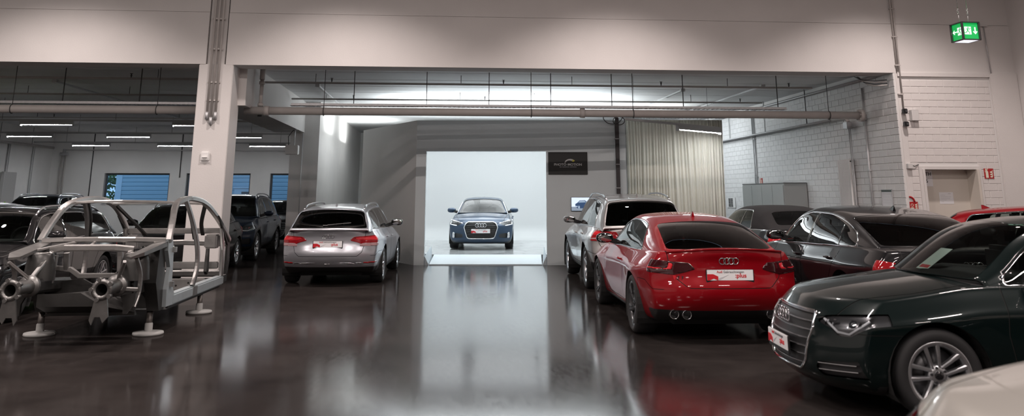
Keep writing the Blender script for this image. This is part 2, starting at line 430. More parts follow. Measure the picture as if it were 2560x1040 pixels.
# front wall with door
DX0, DX1, DZ = 9.66, 10.86, 2.10
wf = MB(); wf.box(9.33, DX0, YF + .012, YF + .4, 0, 4.06); wf.box(DX1, 11.36, YF + .012, YF + .4, 0, 4.06); wf.box(DX0, DX1, YF + .012, YF + .4, DZ, 4.06)
wfo = struct('wall_brick_front', wf, R_['mortar'], 'white painted brick wall around the cream door', 'wall')
br = [(x, z, l) for x, z, l in lay(9.45, 11.34, 0, 4.0, (DX0 - .02, DX1 + .02, 0, DZ + .06))]
br.sort(key=lambda q: -q[1])
for x, z, l in br[:300]:
    o = link_mesh('brick', get_brick(l, R_['brickf'], 'f'), None, wfo); o.location = (x, YF, z)
MB().box(9.33, 9.45, YF - .005, YF + .05, 0, 4.06).build('plaster_edge', R_['plaster'], wfo)
struct('trim_1', MB().box(9.36, 11.36, YF - .035, YF + .05, 3.985, 4.06), R_['plaster'], 'thin white ledge above the brick wall', 'trim')
struct('corner_pier', MB().cbox(11.36, HX1, YF - .06, YF + .4, 0, 4.06, .01), R_['plaster'], 'white plaster pier in the right corner', 'pier')
# side wall
ws = struct('wall_brick_side', MB().box(9.292, 9.6, YF + .4, YBK, 0, ZC), R_['mortar'], 'white painted brick side wall behind the black saloon', 'wall')
MB().box(9.292, 9.335, YF + .004, YF + .4, 0, ZC).build('wall_return', R_['mortar'], ws)
bs = [(x, z, l) for x, z, l in lay(0, YBK - YF, 0, 4.19)]
near = sorted([q for q in bs if q[1] > 1.05], key=lambda q: q[0])
nearset = near[:300]; ns_ = set(nearset)
for x, z, l in nearset:
    o = link_mesh('brick', get_brick(l, R_['brick'], 's'), None, ws); o.rotation_euler = (0, 0, -PI / 2); o.location = (XRW, YF + x + l - G / 2, z)
rest = MB()
for x, z, l in bs:
    if (x, z, l) in ns_: continue
    y0 = YF + x; rest.box(XRW, 9.33, y0, y0 + l - G, z, z + BH - G)
o = rest.build('brickwork', R_['brick'], ws); o['kind'] = 'stuff'
# door
dm = mat('door_cream', (.66, .61, .55), .5, noise=.03, nscale=2)
d = empty('door_1', ((DX0 + DX1) / 2, YF + .3, 0)); tag(d, 'cream steel door in a recess with paper notices', 'door', kind='structure')
MB().box(-.6, .6, 0, .05, 0, DZ).build('door_leaf', dm, d)
MB().box(-.6, -.55, -.36, .0, 0, DZ + .0).build('door_jamb', R_['plaster'], d); MB().box(.55, .6, -.36, .0, 0, DZ).build('door_jamb', dm, d)
f = MB(); f.box(-.66, -.6, -.335, -.24, 0, DZ + .06); f.box(.6, .66, -.335, -.24, 0, DZ + .06); f.box(-.6, .6, -.335, -.24, DZ, DZ + .06); f.build('door_frame', R_['plaster'], d)
MB().box(.46, .53, -.06, -.0, 1.0, 1.03).build('door_handle', M['satin'], d)
# ---------------------------------------------------------------- photo booth (turned to face the lane)
cY, sY = math.cos(YAW), math.sin(YAW)
def bw(r, D, z=0): return (r * cY + D * sY, -r * sY + D * cY, z)
BO = bw(0, 20.55)
bo = MB(); bo.box(-2.3, -2.06, 0, .16, 0, 3.36); bo.box(.82, 2.74, 0, .16, 0, 3.36); bo.box(-2.06, .82, 0, .16, 2.62, 3.36)
o = bo.build('wall_booth_front', R_['booth'], None, BO, -YAW); tag(o, 'dark grey front wall of the photo booth around its opening', 'wall', kind='structure')
p0 = Vector(bw(-2.3, 20.55)); p1 = Vector((-2.2, 24.1, 0)); dv = (p1 - p0).normalized(); nn = Vector((-dv.y, dv.x, 0))
q = [p0, p1, p1 - nn * .1, p0 - nn * .1]
o = MB().prism([(v.x, v.y) for v in q], 0, 3.36).build('wall_booth_side', R_['booth2']); tag(o, 'light grey angled side wall of the photo booth', 'wall', kind='structure')
o = MB().box(2.6, 2.74, .16, 9.3, 0, 3.36).build('wall_booth_right', R_['booth'], None, BO, -YAW); tag(o, 'grey right side wall of the photo booth', 'wall', kind='structure')
# white cyclorama with rounded foot and corners
prof = []
for k in range(9):
    t = k / 8 * PI / 2; prof.append((1.4 * (1 - math.cos(t)), 1.4 * (1 - math.sin(t))))   # out from floor: handled below
def cyc():
    mb = MB(); path = []
    x0, x1, y0, y1, rc = -3.0, 2.58, .17, 9.0, 1.6
    path.append((x1, y0)); path.append((x1, y1 - rc))
    for k in range(1, 9): t = k / 8 * PI / 2; path.append((x1 - rc + rc * math.cos(t), y1 - rc + rc * math.sin(t)))
    for k in range(0, 9): t = PI / 2 + k / 8 * PI / 2; path.append((x0 + rc + rc * math.cos(t) - .9, y1 - rc + rc * math.sin(t)))
    path += [(x0 - .9, 4.0), (-2.85, 1.2)]
    R = .5; sec = [(R * (1 - math.sin(t)), .125 + R * (1 - math.cos(t))) for t in np.linspace(0, PI / 2, 8)] + [(0, 1.6), (0, 3.3)]
    n = len(sec); vs = []
    for i, p in enumerate(path):
        a = Vector(path[max(i - 1, 0)]); b_ = Vector(path[min(i + 1, len(path) - 1)]); t = (b_ - a).normalized(); nrm = Vector((-t.y, t.x))   # inward (left of travel)
        for off, z in sec: vs.append((p[0] + nrm.x * off, p[1] + nrm.y * off, z))
    fs = [(i * n + k, (i + 1) * n + k, (i + 1) * n + k + 1, i * n + k + 1) for i in range(len(path) - 1) for k in range(n - 1)]
    mb.add(vs, fs, True); return mb
o = cyc().build('cyclorama', R_['cyc'], None, BO, -YAW); tag(o, 'bright white curved cyclorama wall inside the photo booth', 'backdrop', kind='structure')
pf_ = mat('booth_floor', (.36, .375, .38), .16, noise=.12, nscale=2.5, rvar=.1)
o = MB().prism([(-2.05, 1.75), (2.55, 1.75), (2.55, 8.9), (-3.8, 8.9), (-3.8, 4.2)], 0.0, .125).build('booth_platform', pf_, None, BO, -YAW); tag(o, 'pale glossy platform under the blue saloon', 'platform')
b = MB(); z1 = .125
b.add([(-1.94, .02, 0), (.70, .02, 0), (.74, 1.74, 0), (-1.98, 1.74, 0), (-1.94, .02, .02), (.70, .02, .02), (.74, 1.74, z1), (-1.98, 1.74, z1)], [(0, 1, 2, 3), (4, 5, 6, 7), (0, 1, 5, 4), (1, 2, 6, 5), (2, 3, 7, 6), (3, 0, 4, 7)])
o = b.build('ramp', R_['ramp'], None, BO, -YAW); tag(o, 'pale blue-grey ramp leading up into the photo booth', 'ramp')
for i, (sx, s) in enumerate(((-2.05, 1), (.81, -1))):
    b = MB(); b.add([(sx, .03, .0), (sx + s * .10, .03, .0), (sx, .03, .20), (sx, 1.7, .02), (sx + s * .03, 1.7, .02), (sx, 1.7, .34)], [(0, 1, 2), (3, 5, 4), (0, 2, 5, 3), (1, 4, 5, 2), (0, 3, 4, 1)])
    o = b.build('ramp_kerb', R_['ramp'], None, BO, -YAW); tag(o, ['sloped pale kerb at the left end of the ramp', 'sloped pale kerb at the right end of the ramp'][i], 'kerb')
# lamps hung above the open booth light the backdrop and the ceiling over it
for k, (r, D) in enumerate(((-2.2, 23.7), (-.2, 23.7), (1.7, 23.7), (-2.4, 27.0), (-.2, 27.0), (1.7, 27.0))):
    area(bw(r, D, 3.26), 1.8, 1.8, BOOTH, (.92, .97, 1.0), (0, 0, -YAW), name='booth_lamp')
    area(bw(r, D, 3.4), 1.8, 2.2, BOOTH_UP, (.92, .98, 1.0), (PI, 0, -YAW), name='booth_lamp_up')
for x_, y_ in ((-2.6, 26.6), (-2.7, 30.5), (6.2, 25.2)): area((x_, y_, 3.4), 1.4, 1.8, BOOTH_UP * .45, (.93, .98, .97), (PI, 0, 0), name='booth_lamp_up')
area((7.7, 27.6, 3.75), 1.2, 5.0, 60, (.88, .95, 1.0), (0, math.radians(-38), 0), name='booth_side_lamp')
# ---------------------------------------------------------------- car builder
def pchip(tab):
    tab = sorted(tab); X = np.array([t[0] for t in tab], float); Y = np.array([t[1] for t in tab], float)
    h = np.diff(X); d = np.diff(Y) / h; m = np.zeros_like(Y)
    for i in range(1, len(X) - 1):
        if d[i - 1] * d[i] > 0:
            w1 = 2 * h[i] + h[i - 1]; w2 = h[i] + 2 * h[i - 1]
            m[i] = (w1 + w2) / (w1 / d[i - 1] + w2 / d[i])
    m[0] = d[0]; m[-1] = d[-1]
    def f(x):
        x = np.clip(np.asarray(x, float), X[0], X[-1])
        i = np.clip(np.searchsorted(X, x) - 1, 0, len(h) - 1)
        t = (x - X[i]) / h[i]
        return ((2 * t**3 - 3 * t**2 + 1) * Y[i] + (t**3 - 2 * t**2 + t) * h[i] * m[i] + (-2 * t**3 + 3 * t**2) * Y[i + 1] + (t**3 - t**2) * h[i] * m[i + 1])
    return f

def sstep(x): x = np.clip(x, 0, 1); return x * x * (3 - 2 * x)
def smax(a, b, k=0.03):
    h = np.clip(0.5 + 0.5 * (a - b) / k, 0, 1)
    return b + (a - b) * h + k * h * (1 - h)
def smaxn(vals, k=0.03):
    r = vals[0]
    for v in vals[1:]: r = smax(r, v, k)
    return r

def sdf_poly(px, py, poly):
    n = len(poly); d = np.full(px.shape, 1e9); s = np.ones(px.shape)
    for i in range(n):
        ax, ay = poly[i]; bx, by = poly[i - 1]
        ex, ey = bx - ax, by - ay; wx, wy = px - ax, py - ay
        t = np.clip((wx * ex + wy * ey) / (ex * ex + ey * ey + 1e-12), 0, 1)
        qx, qy = wx - ex * t, wy - ey * t
        d = np.minimum(d, qx * qx + qy * qy)
        c1 = py >= ay; c2 = py < by; c3 = ex * wy > ey * wx
        flip = (c1 & c2 & c3) | (~c1 & ~c2 & ~c3)
        s = np.where(flip, -s, s)
    return s * np.sqrt(d)

def sdf_line(px, py, pts):
    d = np.full(px.shape, 1e9)
    for (ax, ay), (bx, by) in zip(pts[:-1], pts[1:]):
        ex, ey = bx - ax, by - ay; wx, wy = px - ax, py - ay
        t = np.clip((wx * ex + wy * ey) / (ex * ex + ey * ey + 1e-12), 0, 1)
        d = np.minimum(d, np.hypot(wx - ex * t, wy - ey * t))
    return d

class TM:
    """triangle mesh that can be cut along the zero line of any function"""
    def __init__(s, V, N, T, A=None):
        s.V = V; s.N = N; s.T = T; s.A = np.zeros((len(V), 1)) if A is None else A
        s.L = np.zeros(len(T), int); s.names = ['body']
    @property
    def x(s): return s.V[:, 0]
    @property
    def y(s): return s.V[:, 1]
    @property
    def z(s): return s.V[:, 2]
    def lab(s, n):
        if n not in s.names: s.names.append(n)
        return s.names.index(n)
    def tn(s): return s.N[s.T].mean(1)
    def tc(s): return s.V[s.T].mean(1)
    def isl(s, *names): return np.isin(s.L, [s.lab(n) for n in names])
    def cut(s, val, mask, label):
        val = np.where(np.abs(val) < 1e-5, 1e-5, val)
        sg = val[s.T] > 0; cnt = sg.sum(1)
        mix = mask & (cnt > 0) & (cnt < 3)
        lid = s.lab(label)
        s.L[mask & (cnt == 0)] = lid
        if not mix.any(): return
        T = s.T[mix]; g = sg[mix]; c = cnt[mix]; L = s.L[mix]
        lone = np.where(c == 1, g.argmax(1), (~g).argmax(1)); r = np.arange(len(T))
        v0 = T[r, lone]; v1 = T[r, (lone + 1) % 3]; v2 = T[r, (lone + 2) % 3]
        nv = len(s.V)
        def ek(a, b): return np.minimum(a, b).astype(np.int64) * (nv + 1) + np.maximum(a, b)
        keys = np.concatenate([ek(v0, v1), ek(v0, v2)]); a = np.concatenate([v0, v0]); b = np.concatenate([v1, v2])
        uk, first, inv = np.unique(keys, return_index=True, return_inverse=True)
        ua, ub = a[first], b[first]; t = (val[ua] / (val[ua] - val[ub]))[:, None]
        def lp(X): return X[ua] + (X[ub] - X[ua]) * t
        N2 = lp(s.N); N2 /= np.linalg.norm(N2, axis=1)[:, None] + 1e-9
        s.V = np.vstack([s.V, lp(s.V)]); s.N = np.vstack([s.N, N2]); s.A = np.vstack([s.A, lp(s.A)])
        inv = np.asarray(inv).ravel()
        pa = nv + inv[:len(T)]; pb = nv + inv[len(T):]
        pos0 = c == 1          # lone vertex is positive
        t1 = np.stack([v0, pa, pb], 1); t2 = np.stack([pa, v1, v2], 1); t3 = np.stack([pa, v2, pb], 1)
        l1 = np.where(pos0, L, lid); l2 = np.where(pos0, lid, L)
        keep = ~mix
        s.T = np.vstack([s.T[keep], t1, t2, t3]); s.L = np.concatenate([s.L[keep], l1, l2, l2])
    def emit(s, label, name, m, parent, offset=0.0, thick=0.0, lift=None):
        if label not in s.names: return None
        sel = s.T[s.L == s.lab(label)]
        if len(sel) == 0: return None
        u, inv = np.unique(sel, return_inverse=True); inv = np.asarray(inv).reshape(-1, 3)
        V = s.V[u] + s.N[u] * offset; N = s.N[u]
        if thick:
            n = len(V); V = np.vstack([V, V - N * thick])
            # boundary edges
            e = np.vstack([inv[:, [0, 1]], inv[:, [1, 2]], inv[:, [2, 0]]])
            key = np.minimum(e[:, 0], e[:, 1]) * (n + 1) + np.maximum(e[:, 0], e[:, 1])
            _, i0, ct = np.unique(key, return_index=True, return_counts=True)
            be = e[i0[ct == 1]]
            side = [(int(b), int(a), int(a) + n, int(b) + n) for a, b in be]
            me = bpy.data.meshes.new(name)
            me.from_pydata(V.tolist(), [], inv.tolist() + (inv[:, ::-1] + n).tolist() + side, shade_flat=False)
            me.update()
        else:
            me = bpy.data.meshes.new(name); me.from_pydata(V.tolist(), [], inv.tolist(), shade_flat=False); me.update()
            me.normals_split_custom_set_from_vertices(N.tolist())
        return link_mesh(name, me, m, parent)

def hull_mesh(S, lv=1):
    A = np.concatenate([[0, .012, .03, .06, .1], np.linspace(.14, .86, 27), [.9, .94, .97, .988, 1]])
    Bp = np.array([0, .22, .44, .64, .8, .9, .96, 1.0]); B = np.concatenate([-Bp[:0:-1], Bp])
    Cc = np.array([0, .05, .12, .22, .34, .46, .58, .68, .76, .82, .9, .96, 1.0])
    na, nb, nc = len(A), len(B), len(Cc); ids = {}; P = []
    def vid(i, j, k):
        if (i, j, k) not in ids: ids[(i, j, k)] = len(P); P.append((A[i], B[j], Cc[k]))
        return ids[(i, j, k)]
    F = []
    for i in range(na - 1):
        for j in range(nb - 1):
            F.append((vid(i, j, nc - 1), vid(i + 1, j, nc - 1), vid(i + 1, j + 1, nc - 1), vid(i, j + 1, nc - 1)))
            F.append((vid(i, j, 0), vid(i, j + 1, 0), vid(i + 1, j + 1, 0), vid(i + 1, j, 0)))
        for k in range(nc - 1):
            F.append((vid(i, 0, k), vid(i + 1, 0, k), vid(i + 1, 0, k + 1), vid(i, 0, k + 1)))
            F.append((vid(i, nb - 1, k), vid(i, nb - 1, k + 1), vid(i + 1, nb - 1, k + 1), vid(i + 1, nb - 1, k)))
    for j in range(nb - 1):
        for k in range(nc - 1):
            F.append((vid(0, j, k), vid(0, j, k + 1), vid(0, j + 1, k + 1), vid(0, j + 1, k)))
            F.append((vid(na - 1, j, k), vid(na - 1, j + 1, k), vid(na - 1, j + 1, k + 1), vid(na - 1, j, k + 1)))
    P = np.array(P); a, b, c = P[:, 0], P[:, 1], P[:, 2]
    xF, xR = S['xF'], S['xR']; X0 = xR + a * (xF - xR)
    fade = 1.15
    wf = sstep((X0 - (xF - fade)) / fade); wr = sstep((xR + fade - X0) / fade)
    ab = np.abs(b)
    x = X0 - wf * (S['fn_nose'](c) + S['sweepF'] * ab**S.get('sweepFe', 3.0)) + wr * (S['fn_tail'](c) + S['sweepR'] * ab**S.get('sweepRe', 3.5))
    W = S['fn_wid'](x); bot = S['fn_bot'](x)
    topz = S['fn_top'](x) - S['fn_crown'](x) * ab**2
    z = bot + c * (topz - bot)
    y = b * W * S['fn_sec'](c)
    # hips: fenders swell over the wheels
    for xa in (S['wb'] / 2, -S['wb'] / 2):
        g = np.exp(-((x - xa) / .42)**2) * np.exp(-((z - S['R'] * 2.05) / .17)**2)
        y += np.sign(b) * (ab > .9) * g * S.get('hip', .018)
    me = bpy.data.meshes.new('tmp_hull'); me.from_pydata(np.stack([x, y, z], 1).tolist(), [], F)
    return subdiv(me, lv)

def subdiv(me, lv):
    ob = bpy.data.objects.new('tmp', me); COL.objects.link(ob)
    md = ob.modifiers.new('s', 'SUBSURF'); md.levels = lv; md.render_levels = lv
    dg = bpy.context.evaluated_depsgraph_get(); dg.update()
    ev = ob.evaluated_get(dg).to_mesh()
    V = np.empty(len(ev.vertices) * 3); ev.vertices.foreach_get('co', V); V = V.reshape(-1, 3)
    N = np.empty(len(ev.vertices) * 3); ev.vertex_normals.foreach_get('vector', N); N = N.reshape(-1, 3)
    ev.calc_loop_triangles()
    T = np.empty(len(ev.loop_triangles) * 3, int); ev.loop_triangles.foreach_get('vertices', T); T = T.reshape(-1, 3)
    ob.evaluated_get(dg).to_mesh_clear(); bpy.data.objects.remove(ob); bpy.data.meshes.remove(me)
    return TM(V.copy(), N.copy(), T.copy())

def cab_mesh(S, ns=72):
    """greenhouse: sections swept along the roof profile; A = (s, |y| at roof edge, side flag)"""
    K = S['roof']; kp = np.array(K, float)
    # Catmull-Rom through keys, chord parameter
    ch = np.concatenate([[0], np.cumsum(np.hypot(*np.diff(kp, axis=0).T))])
    # pchip on both coordinates keeps it from overshooting
    fx = pchip(list(zip(ch, kp[:, 0]))); fz = pchip(list(zip(ch, kp[:, 1])))
    s = np.linspace(0, ch[-1], ns); xs = fx(s); zs = fz(s)
    S['_ch'] = ch; S['_smax'] = ch[-1]
    n1, n2, n3 = 9, 7, 9
    V = []; A = []
    for i in range(ns):
        x, zr = xs[i], zs[i]; zb = float(S['fn_top'](x)) - float(S['fn_crown'](x)) - .03
        Wb = float(S['fn_cabw'](x)); cr = S['roofcrown'] * min(1, max(zr - zb, 0.02) / .3)
        zc = max(zr - cr, zb + .012); hgt = zc - zb
        tum = S['tumble']; yc = Wb - tum * hgt - S.get('tum2', .0) * hgt * hgt
        r = min(S.get('fillet', .11), .55 * hgt + .004, )
        # side: from (Wb,zb) toward (yc,zc)
        d1 = np.array([yc - Wb, hgt]); l1 = np.hypot(*d1); d1 /= l1
        p_end = np.array([yc, zc]) - d1 * r
        sec = []
        for t in np.linspace(0, 1, n1):
            q = np.array([Wb, zb]) * (1 - t) + p_end * t
            bulge = .012 * math.sin(PI * t) * min(1, hgt / .3)
            sec.append((q[0] + bulge, q[1], 0.0))
        # top curve points
        def top(yy): u = yy / yc; return zr - cr * u**2.2
        y_st = yc - r
        p2 = np.array([y_st, top(y_st)]); c0 = np.array([yc, zc + .0])
        for t in np.linspace(0, 1, n2 + 2)[1:-1]:
            q = (1 - t)**2 * p_end + 2 * t * (1 - t) * c0 + t * t * p2
            sec.append((q[0], q[1], .5))
        for t in np.linspace(0, 1, n3):
            yy = y_st * (1 - t); sec.append((yy, top(yy), 1.0))
        full = [(yy, zz, f) for yy, zz, f in sec] + [(-yy, zz, f) for yy, zz, f in sec[-2::-1]]
        u = s[i] / ch[-1]
        bF = S['bowF'] * sstep((u - .5) / .5); bR = S['bowR'] * sstep((.5 - u) / .5)
        for yy, zz, f in full:
            k = 1 - (yy / Wb)**2
            V.append((x + (bF - bR) * k, yy, zz)); A.append((s[i], yc, f))
    m = len(full); F = []
    for i in range(ns - 1):
        for k in range(m - 1):
            F.append((i * m + k, (i + 1) * m + k, (i + 1) * m + k + 1, i * m + k + 1))
    V = np.array(V); A = np.array(A)
    me = bpy.data.meshes.new('tmp_cab'); me.from_pydata(V.tolist(), [], F, shade_flat=False); me.update()
    N = np.empty(len(V) * 3); me.vertex_normals.foreach_get('vector', N); N = N.reshape(-1, 3)
    T = np.array([(f[0], f[1], f[2]) for f in F] + [(f[0], f[2], f[3]) for f in F])
    if N[m // 2 + (ns // 2) * m][2] < 0: N = -N; T = T[:, ::-1].copy()
    bpy.data.meshes.remove(me)
    return TM(V, N.copy(), T, A)

# ---- wheels -----------------------------------------------------------------
WHEELS = {}
def wheel_meshes(style, R, wd):
    key = (style, round(R, 3), round(wd, 3))
    if key in WHEELS: return WHEELS[key]
    rr = R * (.735 if style == 'rotor' else .70)     # rim radius
    h = wd / 2
    ty = MB(); ty.lathe([(rr - .01, -h * .8), (rr + .012, -h * .95), (rr + (R - rr) * .5, -h * 1.06), (R - .02, -h * .94), (R - .004, -h * .7), (R, 0), (R - .004, h * .7), (R - .02, h * .94), (rr + (R - rr) * .5, h * 1.06), (rr + .012, h * .95), (rr - .01, h * .8)], 56)
    # outer face is +y
    rim = MB(); o = h * .92
    rim.lathe([(rr - .03, -h), (rr - .035, o - .05), (rr - .028, o - .02), (rr - .012, o - .004), (rr + .006, o), (rr + .012, o - .008), (rr + .006, o - .02)], 56)
    hub = .062
    rim.lathe([(0.0, o - .03), (hub * .62, o - .03), (hub, o - .035), (hub * 1.2, o - .05), (hub * 1.25, o - .09)], 24)
    def spoke(a0, off0, off1, w0, w1, twist=0.0, rin=.05, d0=.03, d1=.006, dep=.045):
        ca, sa = math.cos(a0), math.sin(a0); a1 = a0 + twist
        cb, sb = math.cos(a1), math.sin(a1); ro = rr - .018
        def pt(r, off, y, c, s_): return (r * c - off * s_, y, r * s_ + off * c)
        vs = []
        for r, off, w, c, s_, yy in ((rin, off0, w0, ca, sa, o - d0), ((rin + ro) / 2, (off0 + off1) / 2, (w0 + w1) / 2 * .92, (ca + cb) / 2, (sa + sb) / 2, o - d0 * .45), (ro, off1, w1, cb, sb, o - d1)):
            vs += [pt(r, off - w / 2, yy - .008, c, s_), pt(r, off - w * .22, yy, c, s_), pt(r, off + w * .22, yy, c, s_), pt(r, off + w / 2, yy - .008, c, s_), pt(r, off + w / 2, yy - dep, c, s_), pt(r, off - w / 2, yy - dep, c, s_)]
        fs = []
        for q in range(2):
            for k in range(6): fs.append((q * 6 + k, q * 6 + (k + 1) % 6, (q + 1) * 6 + (k + 1) % 6, (q + 1) * 6 + k))
        rim.add(vs, fs)
    if style == 'double5':
        for k in range(5):
            a = PI / 2 + k * 2 * PI / 5
            for sd in (-1, 1): spoke(a, sd * .026, sd * .047, .024, .034)
    elif style == 'rotor':
        for k in range(5): spoke(PI / 2 + k * 2 * PI / 5, .0, .0, .07, .035, .32, d1=.0); 
        for k in range(5): spoke(PI / 2 + .33 + k * 2 * PI / 5, .0, .02, .018, .05, .12, rin=rr * .55, d0=.01, d1=.0)
    elif style == 'ten':
        for k in range(10): spoke(PI / 2 + k * 2 * PI / 10, 0, 0, .026, .03)
    else:
        for k in range(5):
            a = PI / 2 + k * 2 * PI / 5
            spoke(a, 0, 0, .075, .05)
    cap = MB(); cap.lathe([(0, o - .012), (.024, o - .012), (.03, o - .018), (.031, o - .035)], 20)
    for k in range(4):
        pts = [((-.0105 + k * .007) + .005 * math.cos(t), o - .011, .005 * math.sin(t)) for t in np.linspace(0, 2 * PI, 9)[:-1]]
        cap.tube(pts, .0009, 4, closed=True)
    bolts = MB()
    for k in range(5):
        a = PI / 2 + (k + (.0 if style == 'double5' else .5)) * 2 * PI / 5
        bolts.cyl((.052 * math.cos(a), o - .045, .052 * math.sin(a)), (.052 * math.cos(a), o - .024, .052 * math.sin(a)), .009, 8)
    disc = MB(); disc.lathe([(.05, o - .11), (rr * .78, o - .11), (rr * .78, o - .13), (.05, o - .13)], 32)
    back = MB(); back.lathe([(0.0, o - .15), (rr - .02, o - .15), (rr - .02, o - .16)], 24)
    WHEELS[key] = tuple(q.mesh(n) for q, n in ((ty, 'tyre'), (rim, 'rim'), (cap, 'hub_cap'), (bolts, 'wheel_bolts'), (disc, 'brake_disc'), (back, 'brake_backing')))
    return WHEELS[key]

def add_wheels(root, S, style, rimmat, steer=0.0):
    R = S['R']; wd = S.get('tyw', .225)
    ty, rim, cap, bolts, disc, back = wheel_meshes(style, R, wd)
    for xa in (S['wb'] / 2, -S['wb'] / 2):
        for sd in (1, -1):
            w = bpy.data.objects.new('wheel', ty); COL.objects.link(w); w.parent = root
            if not ty.materials: ty.materials.append(M['rubber'])
            w.location = (xa, sd * (S['trk'] - wd / 2), R)
            w.rotation_euler = (0, 0.2 * (1 if xa > 0 else -1), 0 if sd > 0 else PI)
            if xa > 0 and steer: w.rotation_euler = (0, 0.2, steer + (0 if sd > 0 else PI))
            for me, nm, mm in ((rim, 'rim', rimmat), (cap, 'hub_cap', M['gloss_black']), (bolts, 'wheel_bolts', M['dark_metal']), (disc, 'brake_disc', M['dark_metal']), (back, 'brake_backing', M['black'])):
                q = bpy.data.objects.new(nm, me); COL.objects.link(q); q.parent = w
                if nm == 'wheel_bolts': q['kind'] = 'stuff'
                if not me.materials: me.materials.append(mm)
                if me.materials[0] is not mm: q.material_slots[0].link = 'OBJECT'; q.material_slots[0].material = mm

# ---- number plate, badge ------------------------------------------------------
PLATE = {}
def plate(root, loc, rot, name='number_plate', foot=True, w=.52):
    """dealer plate: local frame x right, z up, faces -y"""
    if 'm' not in PLATE:
        b = MB(); b.cbox(-.26, .26, 0, .012, -.057, .057, .004); PLATE['face'] = b.mesh('plate_face')
        b = MB(); b.cbox(-.268, .268, .004, .02, -.082, .063, .005); PLATE['holder'] = b.mesh('plate_holder')
        b = MB(); b.prism([(-.258, -.054), (-.258, .012), (-.19, .012), (-.135, -.012), (-.135, -.054), (-.185, -.034), (-.235, -.054)], -.0012, .001, 'y'); PLATE['flag'] = b.mesh('red_flag')
        b = MB(); b.prism([(-.13, -.054), (-.13, -.03), (-.02, .006)], -.0011, .001, 'y'); PLATE['swoosh'] = b.mesh('grey_swoosh')
        PLATE['t1'], w1 = text_mesh('Audi', .034, .0008, .0004); PLATE['t2'], w2 = text_mesh('Gebrauchtwagen', .034, .0008)
        PLATE['w1'] = w1; PLATE['w2'] = w2
        PLATE['t3'], _ = text_mesh(':plus', .062, .001, .0012, xs=1.12)
        PLATE['t4'], w4 = text_mesh('Audi München', .021, .0006, .0003, xs=1.2); PLATE['w4'] = w4
        for k, mm in (('face', 'plate_white'), ('holder', 'black_plastic'), ('flag', 'plate_red'), ('swoosh', 'plate_grey'), ('t1', 'plate_red'), ('t2', 'plate_dark'), ('t3', 'plate_red'), ('t4', 'plate_white')): PLATE[k].materials.append(M[mm])
        PLATE['m'] = 1
    h = link_mesh(name, PLATE['holder'], None, root); h.location = loc; h.rotation_euler = rot; s = w / .52; h.scale = (s, s, s)
    for k, nm, l in (('face', 'plate_face', (0, 0, .003)), ('flag', 'red_flag', (0, -.0005, .003)), ('swoosh', 'grey_swoosh', (0, -.0005, .003)), ('t1', 'lettering', (-.15, -.001, .028)), ('t2', 'lettering', (-.15 + PLATE['w1'] + .01, -.001, .028)), ('t3', 'lettering', (.055, -.001, -.02)), ('t4', 'lettering', (-.06, .003, -.076))):
        if k == 't4' and not foot: continue
        q = link_mesh(nm, PLATE[k], None, h); q.location = l

def rings(root, loc, rot, R=.03, mt=None, sp=1.45):
    """four linked rings, local frame faces -y"""
    b = MB(); n = 4
    for k in range(n):
        cx = (k - 1.5) * R * sp
        pts = [(cx + R * math.cos(t), 0, R * math.sin(t)) for t in np.linspace(0, 2 * PI, 25)[:-1]]
        b.tube(pts, R * .14, 6, closed=True)
    o = b.build('ring_badge', mt or M['chrome'], root); o.location = loc; o.rotation_euler = rot
    return o

def shift_cowl(S, d):
    """move windscreen, mirrors and bonnet edge back along the car"""
    R = list(S['roof']); i = S['i_hd']
    R[-1] = (R[-1][0] - d, R[-1][1]); R[i] = (R[i][0] - d * .75, R[i][1]); R[i - 1] = (R[i - 1][0] - d * .45, R[i - 1][1]); S['roof'] = R
    S['mirror'] = (S['mirror'][0] - d * .85, S['mirror'][1]); S['win_front'] = S.get('win_front', 1.05) - d
    h = list(S['hood']); h[0] = (h[0][0] - d, h[0][1]); h[1] = (h[1][0] - d, h[1][1]); S['hood'] = h
    p = [(x - d * .4 if x > .5 else x, z) for x, z in S['doors'][0]]; S['doors'] = [p] + list(S['doors'][1:])

